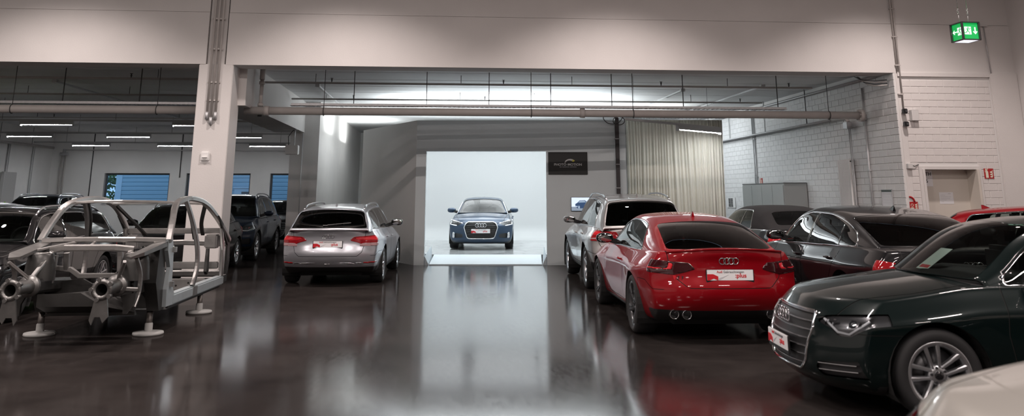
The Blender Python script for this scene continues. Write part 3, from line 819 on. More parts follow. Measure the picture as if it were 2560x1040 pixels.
def make_car(name, S, paint, label, loc, heading, group=None, lv=1, rim='ten', rimmat=None, cat='car', steer=0.0, **kw):
    """heading: angle of the car's nose in the XY plane"""
    root = empty(name, loc, heading, label, cat, group)
    shift_cowl(S, S.get('cowl_shift', .25))
    for k in ('top', 'bot', 'wid', 'sec', 'nose', 'tail', 'crown', 'cabw'): S['fn_' + k] = pchip(S[k])
    H = hull_mesh(S, lv); W = S['W']; xF, xR = S['xF'], S['xR']
    bvh = BVHTree.FromPolygons(H.V.tolist(), H.T.tolist())
    def fx(y, z, front=True):
        o = Vector((6 if front else -6, y, z)); h = bvh.ray_cast(o, Vector((-1 if front else 1, 0, 0)))
        return (h[0].x if h[0] else (xF if front else xR)), (h[1] if h[1] else Vector((1 if front else -1, 0, 0)))
    def sy(x, z, sd=1):
        h = bvh.ray_cast(Vector((x, 4 * sd, z)), Vector((0, -sd, 0)))
        return h[0].y if h[0] else sd * W
    Ra = S['Ra']; R = S['R']; hw = S['wb'] / 2
    # wheel openings
    for xa in (hw, -hw):
        H.cut(np.hypot(H.x - xa, H.z - R) - Ra, (np.abs(H.tc()[:, 1]) > .5), 'void')
        H.cut(np.maximum(np.abs(H.x - xa) - Ra, H.z - R), (np.abs(H.tc()[:, 1]) > .5) & ~H.isl('void'), 'void')
        if S.get('arch_trim'):
            H.cut(np.hypot(H.x - xa, H.z - R) - Ra - .055, (np.abs(H.tc()[:, 1]) > .55) & H.isl('body'), 'cladding')
    # lower cladding / valance
    zc = S['zclad']; H.cut(H.z - zc(H.x), H.isl('body'), 'cladding')
    # inside of cabin
    K = S['roof']; xr0, xf0 = K[0][0], K[-1][0]
    fp = np.maximum(np.abs(H.y) - (S['fn_cabw'](H.x) - .006), np.maximum(H.x - (xf0 + S['bowF'] * .9 * (1 - (H.y / W)**2)) + .015, (xr0 - S['bowR'] * .9 * (1 - (H.y / W)**2)) + .015 - H.x))
    H.cut(fp, H.isl('body') & (H.tn()[:, 2] > .6) & (H.tc()[:, 2] > .6), 'interior')
    ay = np.abs(H.y)
    def front(): return (H.tc()[:, 0] > xF - .75) & (H.tn()[:, 0] > -.2)
    def rear(): return (H.tc()[:, 0] < xR + .75) & (H.tn()[:, 0] < .2)
    # grille
    g = S.get('grille')
    if g:
        d = sdf_poly(np.abs(H.y), H.z, g)
        H.cut(d - S.get('frame', .018), H.isl('body', 'cladding') & front() & (H.tc()[:, 0] > xF - .45), 'grille_frame')
        H.cut(sdf_poly(np.abs(H.y), H.z, g), H.isl('grille_frame'), 'grille')
    for nm, poly in S.get('front_regions', []):
        for sd, q in ((1, 'l'), (-1, 'r')):
            d = np.maximum(sdf_poly(np.abs(H.y), H.z, poly), xF - S.get('lampF', .56) - H.x)
            H.cut(d, H.isl('body', 'cladding') & front() & (H.tc()[:, 1] * sd > 0), nm + '|' + q)
    for nm, poly in S.get('rear_regions', []):
        for sd, q in ((1, 'l'), (-1, 'r')):
            d = np.maximum(sdf_poly(np.abs(H.y), H.z, poly), H.x - xR - S.get('lampR', .40))
            H.cut(d, H.isl('body', 'cladding', *(['tail_light|' + q] if nm in ('tail_strip', 'tail_clear') else [])) & rear() & (H.tc()[:, 1] * sd > 0), nm + '|' + q)
    seam = .0042
    # hood
    if S.get('hood'):
        d = sdf_poly(H.x, np.abs(H.y), S['hood'])
        H.cut(d, H.isl('body') & (H.tn()[:, 2] > .25) & (H.tc()[:, 0] > 0.3), 'bonnet')
        d = np.abs(sdf_poly(H.x, np.abs(H.y), S['hood'])) - seam
        H.cut(d, H.isl('body', 'bonnet') & (H.tn()[:, 2] > .25) & (H.tc()[:, 0] > 0.3), 'seam')
    # boot lid / tailgate
    if S.get('lid'):
        msk = lambda: H.isl('body', 'boot_lid') & (H.tc()[:, 0] < S['lid_x'])
        d = sdf_poly(np.abs(H.y), H.z, S['lid']); H.cut(d, msk(), 'boot_lid')
        d = np.abs(sdf_poly(np.abs(H.y), H.z, S['lid'])) - seam; H.cut(d, msk(), 'seam')
    # bumpers
    for nm, line, sg in (('front_bumper', S['bumpF'], 1), ('rear_bumper', S['bumpR'], -1)):
        xl = (hw + .1) if sg > 0 else (-hw - .1)
        v = sdf_poly(H.x, H.z, line)
        H.cut(v, H.isl('body') & (H.tc()[:, 0] * sg > abs(xl)), nm)
        v = np.abs(sdf_poly(H.x, H.z, line)) - seam * .8
        H.cut(v, H.isl('body', nm) & (H.tc()[:, 0] * sg > abs(xl)) & (np.abs(H.tn()[:, 0]) < .8), 'seam')
    # doors
    for sd, q in ((1, 'l'), (-1, 'r')):
        for i, dp in enumerate(S['doors']):
            side = lambda: (H.tc()[:, 1] * sd > .5) & (H.tn()[:, 1] * sd > .12)
            v = sdf_poly(H.x, H.z, dp); H.cut(v, H.isl('body') & side(), 'door%d|%s' % (i, q))
            v = np.abs(sdf_poly(H.x, H.z, dp)) - seam
            H.cut(v, H.isl('body', 'door%d|%s' % (i, q)) & side(), 'seam')
    P = paint
    H.emit('body', 'body_shell', P, root); H.emit('cladding', 'lower_cladding', S.get('clad_mat') or M['black_plastic'], root)
    H.emit('interior', 'cabin_interior', M['interior'], root, -.004)
    o = H.emit('seam', 'panel_gap', M['black'], root, -.004); o['kind'] = 'stuff'
    for nm in ('bonnet', 'boot_lid', 'front_bumper', 'rear_bumper'): H.emit(nm, nm, P, root)
    for i in range(len(S['doors'])):
        for q in 'lr': H.emit('door%d|%s' % (i, q), 'door', P, root)
    H.emit('grille_frame', 'grille_frame', S.get('frame_mat') or M['chrome'], root, .010, .03)
    gr = H.emit('grille', 'grille', M['black_plastic'], root, -.02)
    for q in 'lr':
        sd = 1 if q == 'l' else -1
        o = H.emit('headlight|' + q, 'headlight', M['lamp_glass'], root, .001)
        if o:
            h2 = H.emit('headlight|' + q, 'lamp_housing', M['lamp_inner'], o, -.018)
            sd = 1 if q == 'l' else -1
            for kind, data in S.get('lamp_bits', []):
                b = MB()
                if kind == 'drl':
                    pts = []
                    for (yy, zz) in data:
                        xx, nn = fx(sd * yy, zz); pts.append((xx - .012, sd * yy, zz))
                    b.tube(pts, .010, 6); b.build('daytime_strip', M['drl'] if kw.get('lit') else M['lamp_white'], o)
                else:
                    yy, zz, rr = data; xx, nn = fx(sd * yy, zz)
                    for dy, w_ in ((-.16, .05), (-.10, .055), (.075, .05)):       # bright reflector bars
                        q_ = MB(); x2, _ = fx(sd * (yy + dy), zz); q_.bar((x2 - .012, sd * (yy + dy - .022), zz - w_ * .45 + .012), (x2 - .014, sd * (yy + dy + .022), zz + w_ * .45 + .012), .012, .016, (1, 0, 0)); q_.build('reflector_bar', M['chrome'], o)
                    b.lathe([(0, .0), (rr * .5, -.008), (rr * .85, -.02), (rr, -.03), (rr * 1.12, -.028), (rr * 1.15, -.05)], 18, 'x', (xx - .018, sd * yy, zz)); b.build('projector_lens', M['lens_dark'], o)
        o = H.emit('tail_light|' + q, 'tail_light', S.get('tail_mat') or M['tail_red'], root, .004, .02)
        if o:
            H.emit('tail_strip|' + q, 'light_strip', M['tail_bright'], o, .006, .01)
            H.emit('tail_clear|' + q, 'reversing_light', M['tail_clear'], o, .005, .01)
        else:
            H.emit('tail_strip|' + q, 'light_strip', M['tail_bright'], root, .006, .01)
        H.emit('intake|' + q, 'air_intake', M['black_plastic'], root, -.02)
        H.emit('reflector|' + q, 'reflector', M['tail_red'], root, .004, .01)
        H.emit('bright|' + q, 'bright_trim', M['satin'], root, .006, .012)
        H.emit('dark|' + q, 'dark_panel', M['gloss_black'], root, .002)
    # slats of the grille
    if g:
        zs = [p[1] for p in g]; z0, z1 = min(zs), max(zs)
        def hwid(z):
            best = 0
            for (a, b) in zip(g, g[1:] + g[:1]):
                if (a[1] - z) * (b[1] - z) <= 0 and a[1] != b[1]:
                    best = max(best, a[0] + (b[0] - a[0]) * (z - a[1]) / (b[1] - a[1]))
            return best
        ns = S.get('slats', 6)
        for i in range(ns):
            z = z0 + (z1 - z0) * (i + .7) / ns
            hy = hwid(z) - .004; b = MB(); prev = None; vs = []
            n = 11
            for k in range(n):
                y = -hy + 2 * hy * k / (n - 1); xx, _ = fx(y, z)
                xx -= .006
                vs += [(xx - .012, y, z + .006), (xx, y, z + .003), (xx, y, z - .003), (xx - .012, y, z - .005)]
            fs = [(k * 4 + j, k * 4 + j + 1, k * 4 + 5 + j, k * 4 + 4 + j) for k in range(n - 1) for j in range(3)]
            b.add(vs, fs); b.build('grille_slat', S.get('slat_mat') or M['satin_dark'], gr or root)
    # wheel liners
    for xa in (hw, -hw):
        for sd in (1, -1):
            b = MB(); n = 20; vs = []
            y0, y1 = sd * .45, sd * (sy(xa, R + Ra - .01, sd) * sd - .012)
            for yy in (y0, y1):
                for k in range(n + 1):
                    t = -.55 + (PI + 1.1) * k / n; vs.append((xa + (Ra + .004) * math.cos(t), yy, max(R + (Ra + .004) * math.sin(t), .15)))
            fs = [(k, k + 1, n + 2 + k, n + 1 + k) for k in range(n)] + [tuple(range(n + 1))]
            b.add(vs, fs); b.build('wheel_arch_liner', M['black'], root)
    # greenhouse
    C = cab_mesh(S); ch = S['_ch']
    s_, yc, fl = (lambda: C.A[:, 0]), (lambda: C.A[:, 1]), None
    sh, sc = ch[S['i_hd']], ch[-1]; sg = ch[S['i_rg']]
    mA = S.get('mA', .045); canvas = S.get('canvas')
    def tz(): return C.tn()[:, 2] > -9
    val = smaxn([np.abs(C.y) - (C.A[:, 1] - mA), (sh + S.get('hd_m', .02)) - C.A[:, 0], C.A[:, 0] - (sc - .002)], .025)
    C.cut(val, C.A[C.T][:, :, 2].mean(1) > .3, 'windscreen')
    rw = S.get('rearwin', (.06, .05, .05))   # bottom margin, top margin, side margin
    val = smaxn([np.abs(C.y) - (C.A[:, 1] - rw[2]), C.A[:, 0] - (sg - rw[1]), rw[0] - C.A[:, 0]], .05)
    C.cut(val, C.isl('body') & (C.A[C.T][:, :, 2].mean(1) > .3), 'rear_window')
    # side glass
    xs = np.array([k[0] for k in K]); 
    fpx = pchip(list(zip(ch, [k[0] for k in K]))); fpz = pchip(list(zip(ch, [k[1] for k in K])))
    sgrid = np.linspace(0, sc, 200); gx, gz = fpx(sgrid), fpz(sgrid); order = np.argsort(gx)
    edge = lambda x: np.interp(x, gx[order], gz[order])
    xr, kr = S['win_rear']; xfr = S.get('win_front', 9)
    def side_val():
        x, z = C.x, C.z
        zb = S['fn_top'](x) - S['fn_crown'](x)
        top = edge(x) - S['roofcrown'] - S.get('win_top', .05)
        return smaxn([z - top, (zb + S.get('win_sill', .012)) - z, (xr + kr * (z - zb)) - x, x - xfr + .0 * z], S.get('win_round', .05))
    for sd, q in ((1, 'l'), (-1, 'r')):
        msk = lambda: (C.tn()[:, 1] * sd > .35) & (C.tc()[:, 1] * sd > .2)
        C.cut(side_val() - .013, C.isl('body') & msk(), 'trim|' + q)
        C.cut(side_val(), C.isl('trim|' + q), 'glass|' + q)
        for ip, (xb, w, lean) in enumerate(S['pillars']):
            C.cut(np.abs(C.x - xb - lean * (C.z - 1.0)) - w / 2, C.isl('glass|' + q), 'pillar%d|%s' % (ip, q))
    roofmat = S.get('roof_mat') or P
    C.emit('body', 'roof', roofmat, root, 0, .018)
    gm = S.get('glass') or M['car_glass']; gd = S.get('glass_rear') or M['car_glass_dark']
    C.emit('windscreen', 'windscreen', M['car_glass'], root, .001)
    C.emit('rear_window', 'rear_window', gd, root, .001)
    for q in 'lr':
        C.emit('trim|' + q, 'window_trim', S.get('trim_mat') or M['chrome'], root, .004, .012)
        for ip in range(len(S['pillars'])): C.emit('pillar%d|%s' % (ip, q), 'door_pillar', M['gloss_black'], root, .001, .012)
        # split the glass at the pillars into panes
        if 'glass|' + q in C.names:
            lid = C.lab('glass|' + q); tri = C.tc(); edges = [99] + [p[0] + p[2] * .2 for p in S['pillars']] + [-99]
            for a, b in zip(edges[:-1], edges[1:]):
                sel = (C.L == lid) & (tri[:, 0] < a) & (tri[:, 0] >= b)
                if sel.any():
                    C.L[sel] = C.lab('pane'); C.emit('pane', 'side_window', gm, root, .001); C.L[sel] = C.lab('done')
    # black band round windscreen base
    # mirrors
    mx, mz = S['mirror']
    for sd in (1, -1):
        yb = float(S['fn_cabw'](mx)); b = MB(); b.ellipsoid((mx - .0, sd * (yb + .15), mz + .035), .078, .125, .07, 16, 10, .8)
        mo = b.build('door_mirror', kw.get('mirror_mat') or P, root)
        b = MB(); b.bar((mx + .02, sd * (yb - .02), mz - .02), (mx + .01, sd * (yb + .08), mz + .01), .10, .07); b.build('mirror_stalk', M['black_plastic'], mo)
        b = MB(); b.ellipsoid((mx - .07, sd * (yb + .15), mz + .035), .008, .105, .054, 14, 8, .7); b.build('mirror_glass', M['mirror'], mo)
    # door handles
    for sd in (1, -1):
        for hx, hz in S['handles']:
            yy = sy(hx, hz, sd); b = MB()
            b.tube([(hx + .1, yy - sd * .004, hz), (hx + .085, yy + sd * .022, hz), (hx, yy + sd * .028, hz + .002), (hx - .085, yy + sd * .022, hz), (hx - .1, yy - sd * .004, hz)], [.009, .013, .014, .013, .009], 8)
            b.build('door_handle', kw.get('handle_mat') or P, root)
    # roof rails
    if S.get('rails'):
        x0, x1 = S['rails']
        for sd in (1, -1):
            b = MB(); pts = []; n = 14
            for k in range(n + 1):
                t = k / n; x = x0 + (x1 - x0) * t; zz = float(edge(x)) - S['roofcrown'] * 1.0
                zb = float(S['fn_top'](x)) - float(S['fn_crown'](x)) - .03
                yw = float(S['fn_cabw'](x)) - S['tumble'] * (zz - zb)
                lift = .045 * min(1, min(t, 1 - t) * 7) ** .6
                pts.append((x, sd * (yw - .05), zz + .012 + lift))
            b.tube(pts, .016, 8); b.build('roof_rail', S.get('rail_mat') or M['satin'], root)
    # antenna fin
    if S.get('fin'):
        fx_, = (S['fin'],); zz = float(edge(fx_)); b = MB()
        b.add([(fx_ + .10, 0, zz - .006), (fx_ - .07, .022, zz - .01), (fx_ - .07, -.022, zz - .01), (fx_ - .075, 0, zz + .062), (fx_ - .045, 0, zz + .06)], [(0, 1, 3, 4), (0, 4, 3, 2), (1, 2, 3), (0, 2, 1)])
        b.build('antenna_fin', kw.get('fin_mat') or P, root)
    # interior furniture
    zb = float(S['fn_top'](0)) - float(S['fn_crown'](0)); zr = max(k[1] for k in K); hh = zr - zb
    for sx, yy, wd in S.get('seats', [(.15, .37, .48), (.15, -.37, .48), (-.72, .38, .5), (-.72, -.38, .5)]):
        b = MB(); b.cbox(sx - .09, sx + .05, yy - wd / 2, yy + wd / 2, zb - .1, zb + hh * .44, .04); so = b.build('seat_back', M['seat'], root)
        b = MB(); b.cbox(sx - .08, sx + .02, yy - .13, yy + .13, zb + hh * .46, zb + hh * .80, .035); b.build('headrest', M['seat'], so)
    x1 = xf0
    b = MB(); b.prism([(x1 - .05, zb - .06), (x1 - .06, zb + .0), (x1 - .35, zb + .045), (x1 - .6, zb + .03), (x1 - .62, zb - .06)], -.62, .62, 'y'); b.build('dashboard', M['interior'], root)
    b = MB(); cx, cz = x1 - .72, zb + .02
    b.tube([(cx + .07 * math.sin(t) * .9, .37 + .185 * math.cos(t), cz + .175 * math.sin(t)) for t in np.linspace(0, 2 * PI, 25)[:-1]], .016, 8, closed=True); b.build('steering_wheel', M['seat'], root)
    xm = K[S['i_hd']][0] + S['bowF'] * .3
    b = MB(); b.ellipsoid((xm + .06, 0, K[S['i_hd']][1] - .09), .03, .12, .035, 12, 8, .7); b.bar((xm + .07, 0, K[S['i_hd']][1] - .07), (xm + .03, 0, K[S['i_hd']][1] - .015), .03, .02); b.build('interior_mirror', M['seat'], root)
    # underbody
    b = MB(); b.box(xR + .5, xF - .5, -.55, .55, .17, .3); b.build('underbody', M['black'], root)
    add_wheels(root, S, rim, rimmat or M['rim_silver'], steer)
    # badges and plates
    pf = S.get('plate_front')
    if pf is not None and kw.get('plate_f'):
        xx = max(fx(0, pf)[0], fx(.2, pf)[0]) + .022; plate(root, (xx, 0, pf), (0, 0, PI / 2), foot=False)
    pr = S.get('plate_rear')
    if pr is not None and kw.get('plate_r'):
        xx = min(fx(0, pr, False)[0], fx(.2, pr, False)[0], fx(0, pr + .06, False)[0]) - .018; plate(root, (xx, 0, pr), (0, 0, -PI / 2))
    rf = S.get('ring_front')
    if rf is not None and kw.get('ring_f', True):
        xx, nn = fx(0, rf); rings(root, (xx + .022, 0, rf), (0, 0, PI / 2), S.get('ring_R', .048))
    rr_ = S.get('ring_rear')
    if rr_ is not None and kw.get('ring_r', True):
        xx, nn = fx(0, rr_, False); tilt = math.atan2(nn.z, -nn.x); rings(root, (xx - .006, 0, rr_), (tilt * -1.0, 0, -PI / 2), .034)
    root['_fx'] = 0; del root['_fx']
    return root, H, C, fx, sy, edge
# ---------------------------------------------------------------- body shapes
def sp_a4(kind='sedan'):
    S = dict(wb=2.82, xF=2.29, xR=-2.435, W=.921, R=.325, trk=.905, Ra=.372, hip=.022,
        top=[(-2.5, .985), (-2.3, 1.025), (-1.9, 1.035), (-1.4, 1.03), (-.5, .995), (.4, .975), (1.0, .985), (1.4, .945), (1.85, .875), (2.12, .79), (2.3, .70)],
        bot=[(-2.45, .34), (-2.1, .24), (-1.4, .18), (1.4, .165), (2.1, .17), (2.3, .21)],
        wid=[(-2.45, .735), (-2.25, .81), (-1.95, .875), (-1.6, .912), (-1.2, .918), (0, .912), (.9, .908), (1.5, .918), (2.0, .885), (2.3, .80)],
        sec=[(0, .86), (.08, .93), (.2, .965), (.36, .985), (.5, .995), (.64, .99), (.745, 1.0), (.79, .985), (.88, .935), (1, .875)],
        nose=[(0, .14), (.1, .03), (.25, .0), (.5, .0), (.75, .04), (.9, .10), (1, .2)],
        tail=[(0, .2), (.12, .06), (.3, .0), (.5, .02), (.56, .05), (.8, .06), (.92, .04), (1, .05)],
        crown=[(-2.4, .05), (-1.4, .045), (0, .03), (1.0, .06), (1.6, .075), (2.3, .03)],
        sweepF=.36, sweepR=.27, zclad=lambda x: np.where(x < -1.9, .34, np.where(x > 1.85, .2, .245)),
        cabw=[(-2.4, .70), (-1.8, .755), (-1.0, .795), (0, .805), (.6, .795), (1.0, .755), (1.3, .70)],
        roof=[(-1.92, 1.0), (-1.0, 1.36), (-.45, 1.418), (.1, 1.425), (.5, 1.385), (1.18, .985)], i_rg=1, i_hd=4,
        tumble=.46, roofcrown=.045, bowF=.26, bowR=.2, fillet=.12,
        win_rear=(-1.5, .55), win_front=1.05, pillars=[(-.16, .085, -.12), (-1.0, .03, .25)],
        doors=[[(.92, .29), (.98, .6), (.93, 1.2), (-.17, 1.2), (-.14, .29)], [(-.155, .29), (-.185, 1.2), (-1.22, 1.2), (-1.18, .85), (-1.02, .62), (-.93, .42), (-.9, .29)]],
        handles=[(-.02, .80), (-.98, .82)], mirror=(.78, 1.0),
        hood=[(1.0, -1), (1.0, .70), (1.5, .735), (2.05, .64), (2.18, .4), (2.2, -1)],
        lid=[(-1, .55), (.50, .55), (.57, .62), (.62, .84), (.66, 1.2), (-1, 1.2)], lid_x=-1.98,
        bumpF=[(1.62, 0), (1.62, .60), (2.6, .60), (2.6, 0)], bumpR=[(-1.72, 0), (-1.72, .60), (-2.0, .60), (-2.15, .535), (-2.6, .535), (-2.6, 0)],
        grille=[(-1, .29), (.36, .29), (.43, .36), (.49, .60), (.45, .705), (-1, .715)], slats=7, slat_mat=M['satin'], frame=.012,
        plate_front=.44, plate_rear=.735, ring_front=.645, ring_rear=.87, fin=-.75,
        front_regions=[('headlight', [(.505, .655), (.56, .70), (.96, .755), (.96, .70), (.80, .575), (.72, .57), (.66, .615)]),
                       ('intake', [(.56, .27), (.53, .33), (.56, .37), (.84, .41), (.86, .29)])],
        rear_regions=[('tail_light', [(.38, .80), (.46, .865), (.99, .895), (.99, .725), (.62, .725), (.50, .77)]), ('tail_clear', [(.56, .735), (.62, .755), (.99, .755), (.99, .70), (.56, .70)]), ('tail_strip', [(.47, .83), (.50, .85), (.97, .87), (.97, .80), (.58, .80)]), ('reflector', [(.62, .40), (.62, .425), (.9, .435), (.9, .41)]), ('bright', [(-1, .40), (-1, .413), (.618, .42), (.618, .402)])],
        lamp_bits=[('drl', [(.55, .672), (.70, .595), (.78, .588), (.86, .69)]), ('proj', (.755, .645, .036))])
    if kind == 'avant':
        S['roof'] = [(-2.33, .99), (-2.24, 1.06), (-1.93, 1.35), (-1.55, 1.395), (-.6, 1.43), (.1, 1.425), (.5, 1.385), (1.18, .985)]; S['i_rg'] = 2; S['i_hd'] = 6
        S['bowR'] = .14; S['win_rear'] = (-1.98, .55); S['pillars'] = [(-.16, .085, -.12), (-1.12, .075, .2)]
        S['rails'] = (-1.85, .45); S['fin'] = -1.55; S['rearwin'] = (.05, .035, .025)
        S['cabw'] = [(-2.4, .72), (-1.8, .775), (-1.0, .80), (0, .805), (.6, .795), (1.0, .755), (1.3, .70)]
        S['lid'] = [(-1, .53), (.52, .53), (.60, .60), (.64, .75), (.66, 1.2), (-1, 1.2)]
        S['fillet'] = .10
    return S

def sp_s5():
    S = sp_a4(); S.update(wb=2.765, xF=2.26, xR=-2.43, W=.91, R=.335, trk=.918, Ra=.372, hip=.038, tyw=.255,
        top=[(-2.5, .97), (-2.38, 1.02), (-2.1, 1.02), (-1.6, 1.0), (-.5, .965), (.4, .955), (1.0, .965), (1.4, .92), (1.85, .85), (2.12, .77), (2.3, .68)],
        wid=[(-2.45, .735), (-2.25, .80), (-1.95, .865), (-1.6, .90), (-1.2, .905), (-.3, .885), (.9, .89), (1.5, .905), (2.0, .885), (2.3, .80)],
        roof=[(-2.02, .985), (-1.15, 1.285), (-.6, 1.355), (0, 1.37), (.4, 1.33), (1.12, .955)], i_rg=1, i_hd=4,
        cabw=[(-2.2, .66), (-1.6, .74), (-1.0, .775), (0, .79), (.6, .78), (1.0, .745), (1.3, .70)],
        crown=[(-2.4, .055), (-1.4, .05), (0, .03), (1.0, .06), (1.6, .075), (2.3, .03)],
        tumble=.52, bowR=.24, win_rear=(-1.3, 1.0), pillars=[(-.45, .03, -.2)],
        doors=[[(.88, .29), (.94, .6), (.9, 1.2), (-.55, 1.2), (-.5, .6), (-.5, .29)]], handles=[(-.34, .78)], mirror=(.7, .965),
        lid=[(-1, .60), (.46, .60), (.58, .70), (.64, .84), (.68, 1.2), (-1, 1.2)], lid_x=-1.95, plate_rear=.735, ring_rear=.885,
        zclad=lambda x: np.where(x < -1.95, .36, np.where(x > 1.85, .2, .235)),
        bumpR=[(-1.72, 0), (-1.72, .66), (-1.95, .66), (-2.15, .575), (-2.6, .575), (-2.6, 0)],
        rear_regions=[('tail_light', [(.37, .80), (.44, .865), (.99, .90), (.99, .765), (.60, .735), (.48, .765)]), ('tail_strip', [(.62, .79), (.60, .85), (.64, .86), (.66, .80), (.9, .81), (.9, .795)])],
        tail_mat=M['tail_dark'], fin=-.85, seats=[(.05, .36, .48), (.05, -.36, .48), (-.75, .33, .42), (-.75, -.33, .42)],
        rearwin=(.05, .02, .055))
    return S

def sp_a3():
    S = sp_a4(); S.update(wb=2.637, xF=2.19, xR=-2.27, W=.898, R=.318, trk=.885, Ra=.362,
        top=[(-2.4, .98), (-2.2, 1.02), (-1.8, 1.03), (-.5, .985), (.4, .965), (.95, .985), (1.35, .95), (1.78, .88), (2.02, .80), (2.2, .72)],
        wid=[(-2.3, .80), (-2.0, .865), (-1.5, .895), (0, .89), (.9, .885), (1.4, .895), (1.9, .87), (2.2, .80)],
        roof=[(-1.85, .99), (-.95, 1.34), (-.4, 1.405), (.1, 1.412), (.5, 1.365), (1.1, .98)], cabw=[(-2.2, .66), (-1.6, .73), (-1.0, .765), (0, .775), (.6, .765), (1.0, .735), (1.3, .69)],
        grille=[(-1, .315), (.33, .315), (.37, .345), (.455, .60), (.41, .70), (.34, .735), (-1, .745)], slats=9, slat_mat=M['black_plastic'], plate_front=.505, ring_front=.655,
        hood=[(.95, -1), (.95, .69), (1.4, .715), (1.92, .62), (2.05, .4), (2.08, -1)], xFn=0,
        front_regions=[('headlight', [(.47, .715), (.80, .80), (.93, .80), (.93, .70), (.69, .635), (.64, .65)]),
                       ('bright', [(.725, .315), (.725, .465), (.79, .475), (.79, .315)]), ('intake', [(.5, .335), (.5, .42), (.72, .46), (.72, .32)])],
        lamp_bits=[('drl', [(.50, .713), (.78, .785), (.86, .785), (.85, .675), (.68, .652)]), ('proj', (.735, .72, .034))],
        bumpF=[(1.55, 0), (1.55, .62), (2.6, .62), (2.6, 0)],
        doors=[[(.85, .29), (.9, .6), (.87, 1.2), (-.2, 1.2), (-.17, .29)], [(-.185, .29), (-.215, 1.2), (-1.15, 1.2), (-1.1, .85), (-.95, .62), (-.86, .42), (-.83, .29)]], mirror=(.72, 1.0), frame=.016,
        sweepF=.36)
    return S

def sp_suv(kind='q5'):
    S = sp_a4('avant')
    if kind == 'q5':
        S.update(wb=2.807, xF=2.30, xR=-2.33, W=.945, R=.365, trk=.935, Ra=.425, hip=.03, tyw=.235)
        dz = .14; rz = .2
    else:
        S.update(wb=2.603, xF=2.12, xR=-2.27, W=.915, R=.345, trk=.905, Ra=.40, hip=.03, arch_trim=True, tyw=.235)
        dz = .12; rz = .165
    xF, xR = S['xF'], S['xR']
    S.update(top=[(xR - .05, 1.03), (xR + .1, 1.07), (-1.6, 1.10), (-.5, 1.09), (.4, 1.07), (.95, 1.08), (1.4, 1.05), (xF - .42, .985), (xF - .17, .91), (xF, .82)],
        bot=[(xR, .44), (xR + .35, .32), (-1.4, .26), (1.4, .25), (xF - .2, .27), (xF, .34)],
        wid=[(xR, .82), (xR + .3, .89), (-1.6, S['W']), (0, S['W'] - .01), (1.5, S['W']), (xF - .3, .905), (xF, .83)],
        roof=[(xR + .12, 1.05), (xR + .17, 1.11), (xR + .52, 1.515), (xR + .85, 1.565), (-.6, 1.62), (.05, 1.615), (.42, 1.575), (1.08, 1.06)], i_rg=2, i_hd=6,
        cabw=[(xR, .72), (-1.7, .80), (-1.0, .835), (0, .84), (.6, .83), (1.0, .79), (1.3, .74)],
        tumble=.40, bowR=.1, win_rear=(-1.72, .45), win_front=1.0, pillars=[(-.12, .085, -.1), (-1.0, .075, .2)], rails=(xR + .65, .38), fin=-1.5, win_top=.055,
        doors=[[(.86, .38), (.92, .7), (.88, 1.3), (-.13, 1.3), (-.1, .38)], [(-.115, .38), (-.145, 1.3), (-1.2, 1.3), (-1.15, .95), (-.98, .72), (-.86, .5), (-.84, .38)]],
        handles=[(0, .90), (-.95, .92)], mirror=(.7, 1.09), hood=[(.95, -1), (.95, .74), (1.5, .77), (xF - .25, .66), (xF - .12, .4), (xF - .1, -1)],
        lid=[(-1, .60), (.62, .60), (.72, .70), (.78, .80), (.80, 1.3), (-1, 1.3)], lid_x=xR + .3,
        bumpF=[(xF - .65, 0), (xF - .65, .68), (3, .68), (3, 0)], bumpR=[(xR + .6, 0), (xR + .6, .66), (xR + .2, .62), (-3, .62), (-3, 0)],
        grille=[(-1, .44), (.34, .44), (.42, .52), (.46, .72), (.42, .83), (-1, .85)], plate_front=.55, ring_front=.76, plate_rear=.80, ring_rear=.99,
        zclad=lambda x: np.where(x < xR + .5, .48, np.where(x > xF - .4, .36, .36)),
        front_regions=[('headlight', [(.50, .79), (.60, .845), (.97, .875), (.97, .79), (.74, .715), (.56, .735)]), ('intake', [(.52, .42), (.5, .52), (.84, .56), (.84, .42)])],
        lamp_bits=[('drl', [(.55, .78), (.62, .745), (.76, .735), (.88, .79)]), ('proj', (.70, .785, .04))],
        rear_regions=[('tail_light', [(.42, .86), (.50, .99), (.99, 1.015), (.99, .83), (.72, .83)]), ('tail_clear', [(.70, .86), (.66, .885), (.97, .885), (.97, .86)]), ('tail_strip', [(.56, .945), (.58, .975), (.97, .995), (.97, .92), (.62, .92)]), ('reflector', [(.55, .50), (.55, .53), (.86, .535), (.86, .505)])],
        seats=[(.15, .38, .5), (.15, -.38, .5), (-.72, .38, .5), (-.72, -.38, .5)])
    S['rearwin'] = (.06, .04, .03)
    return S

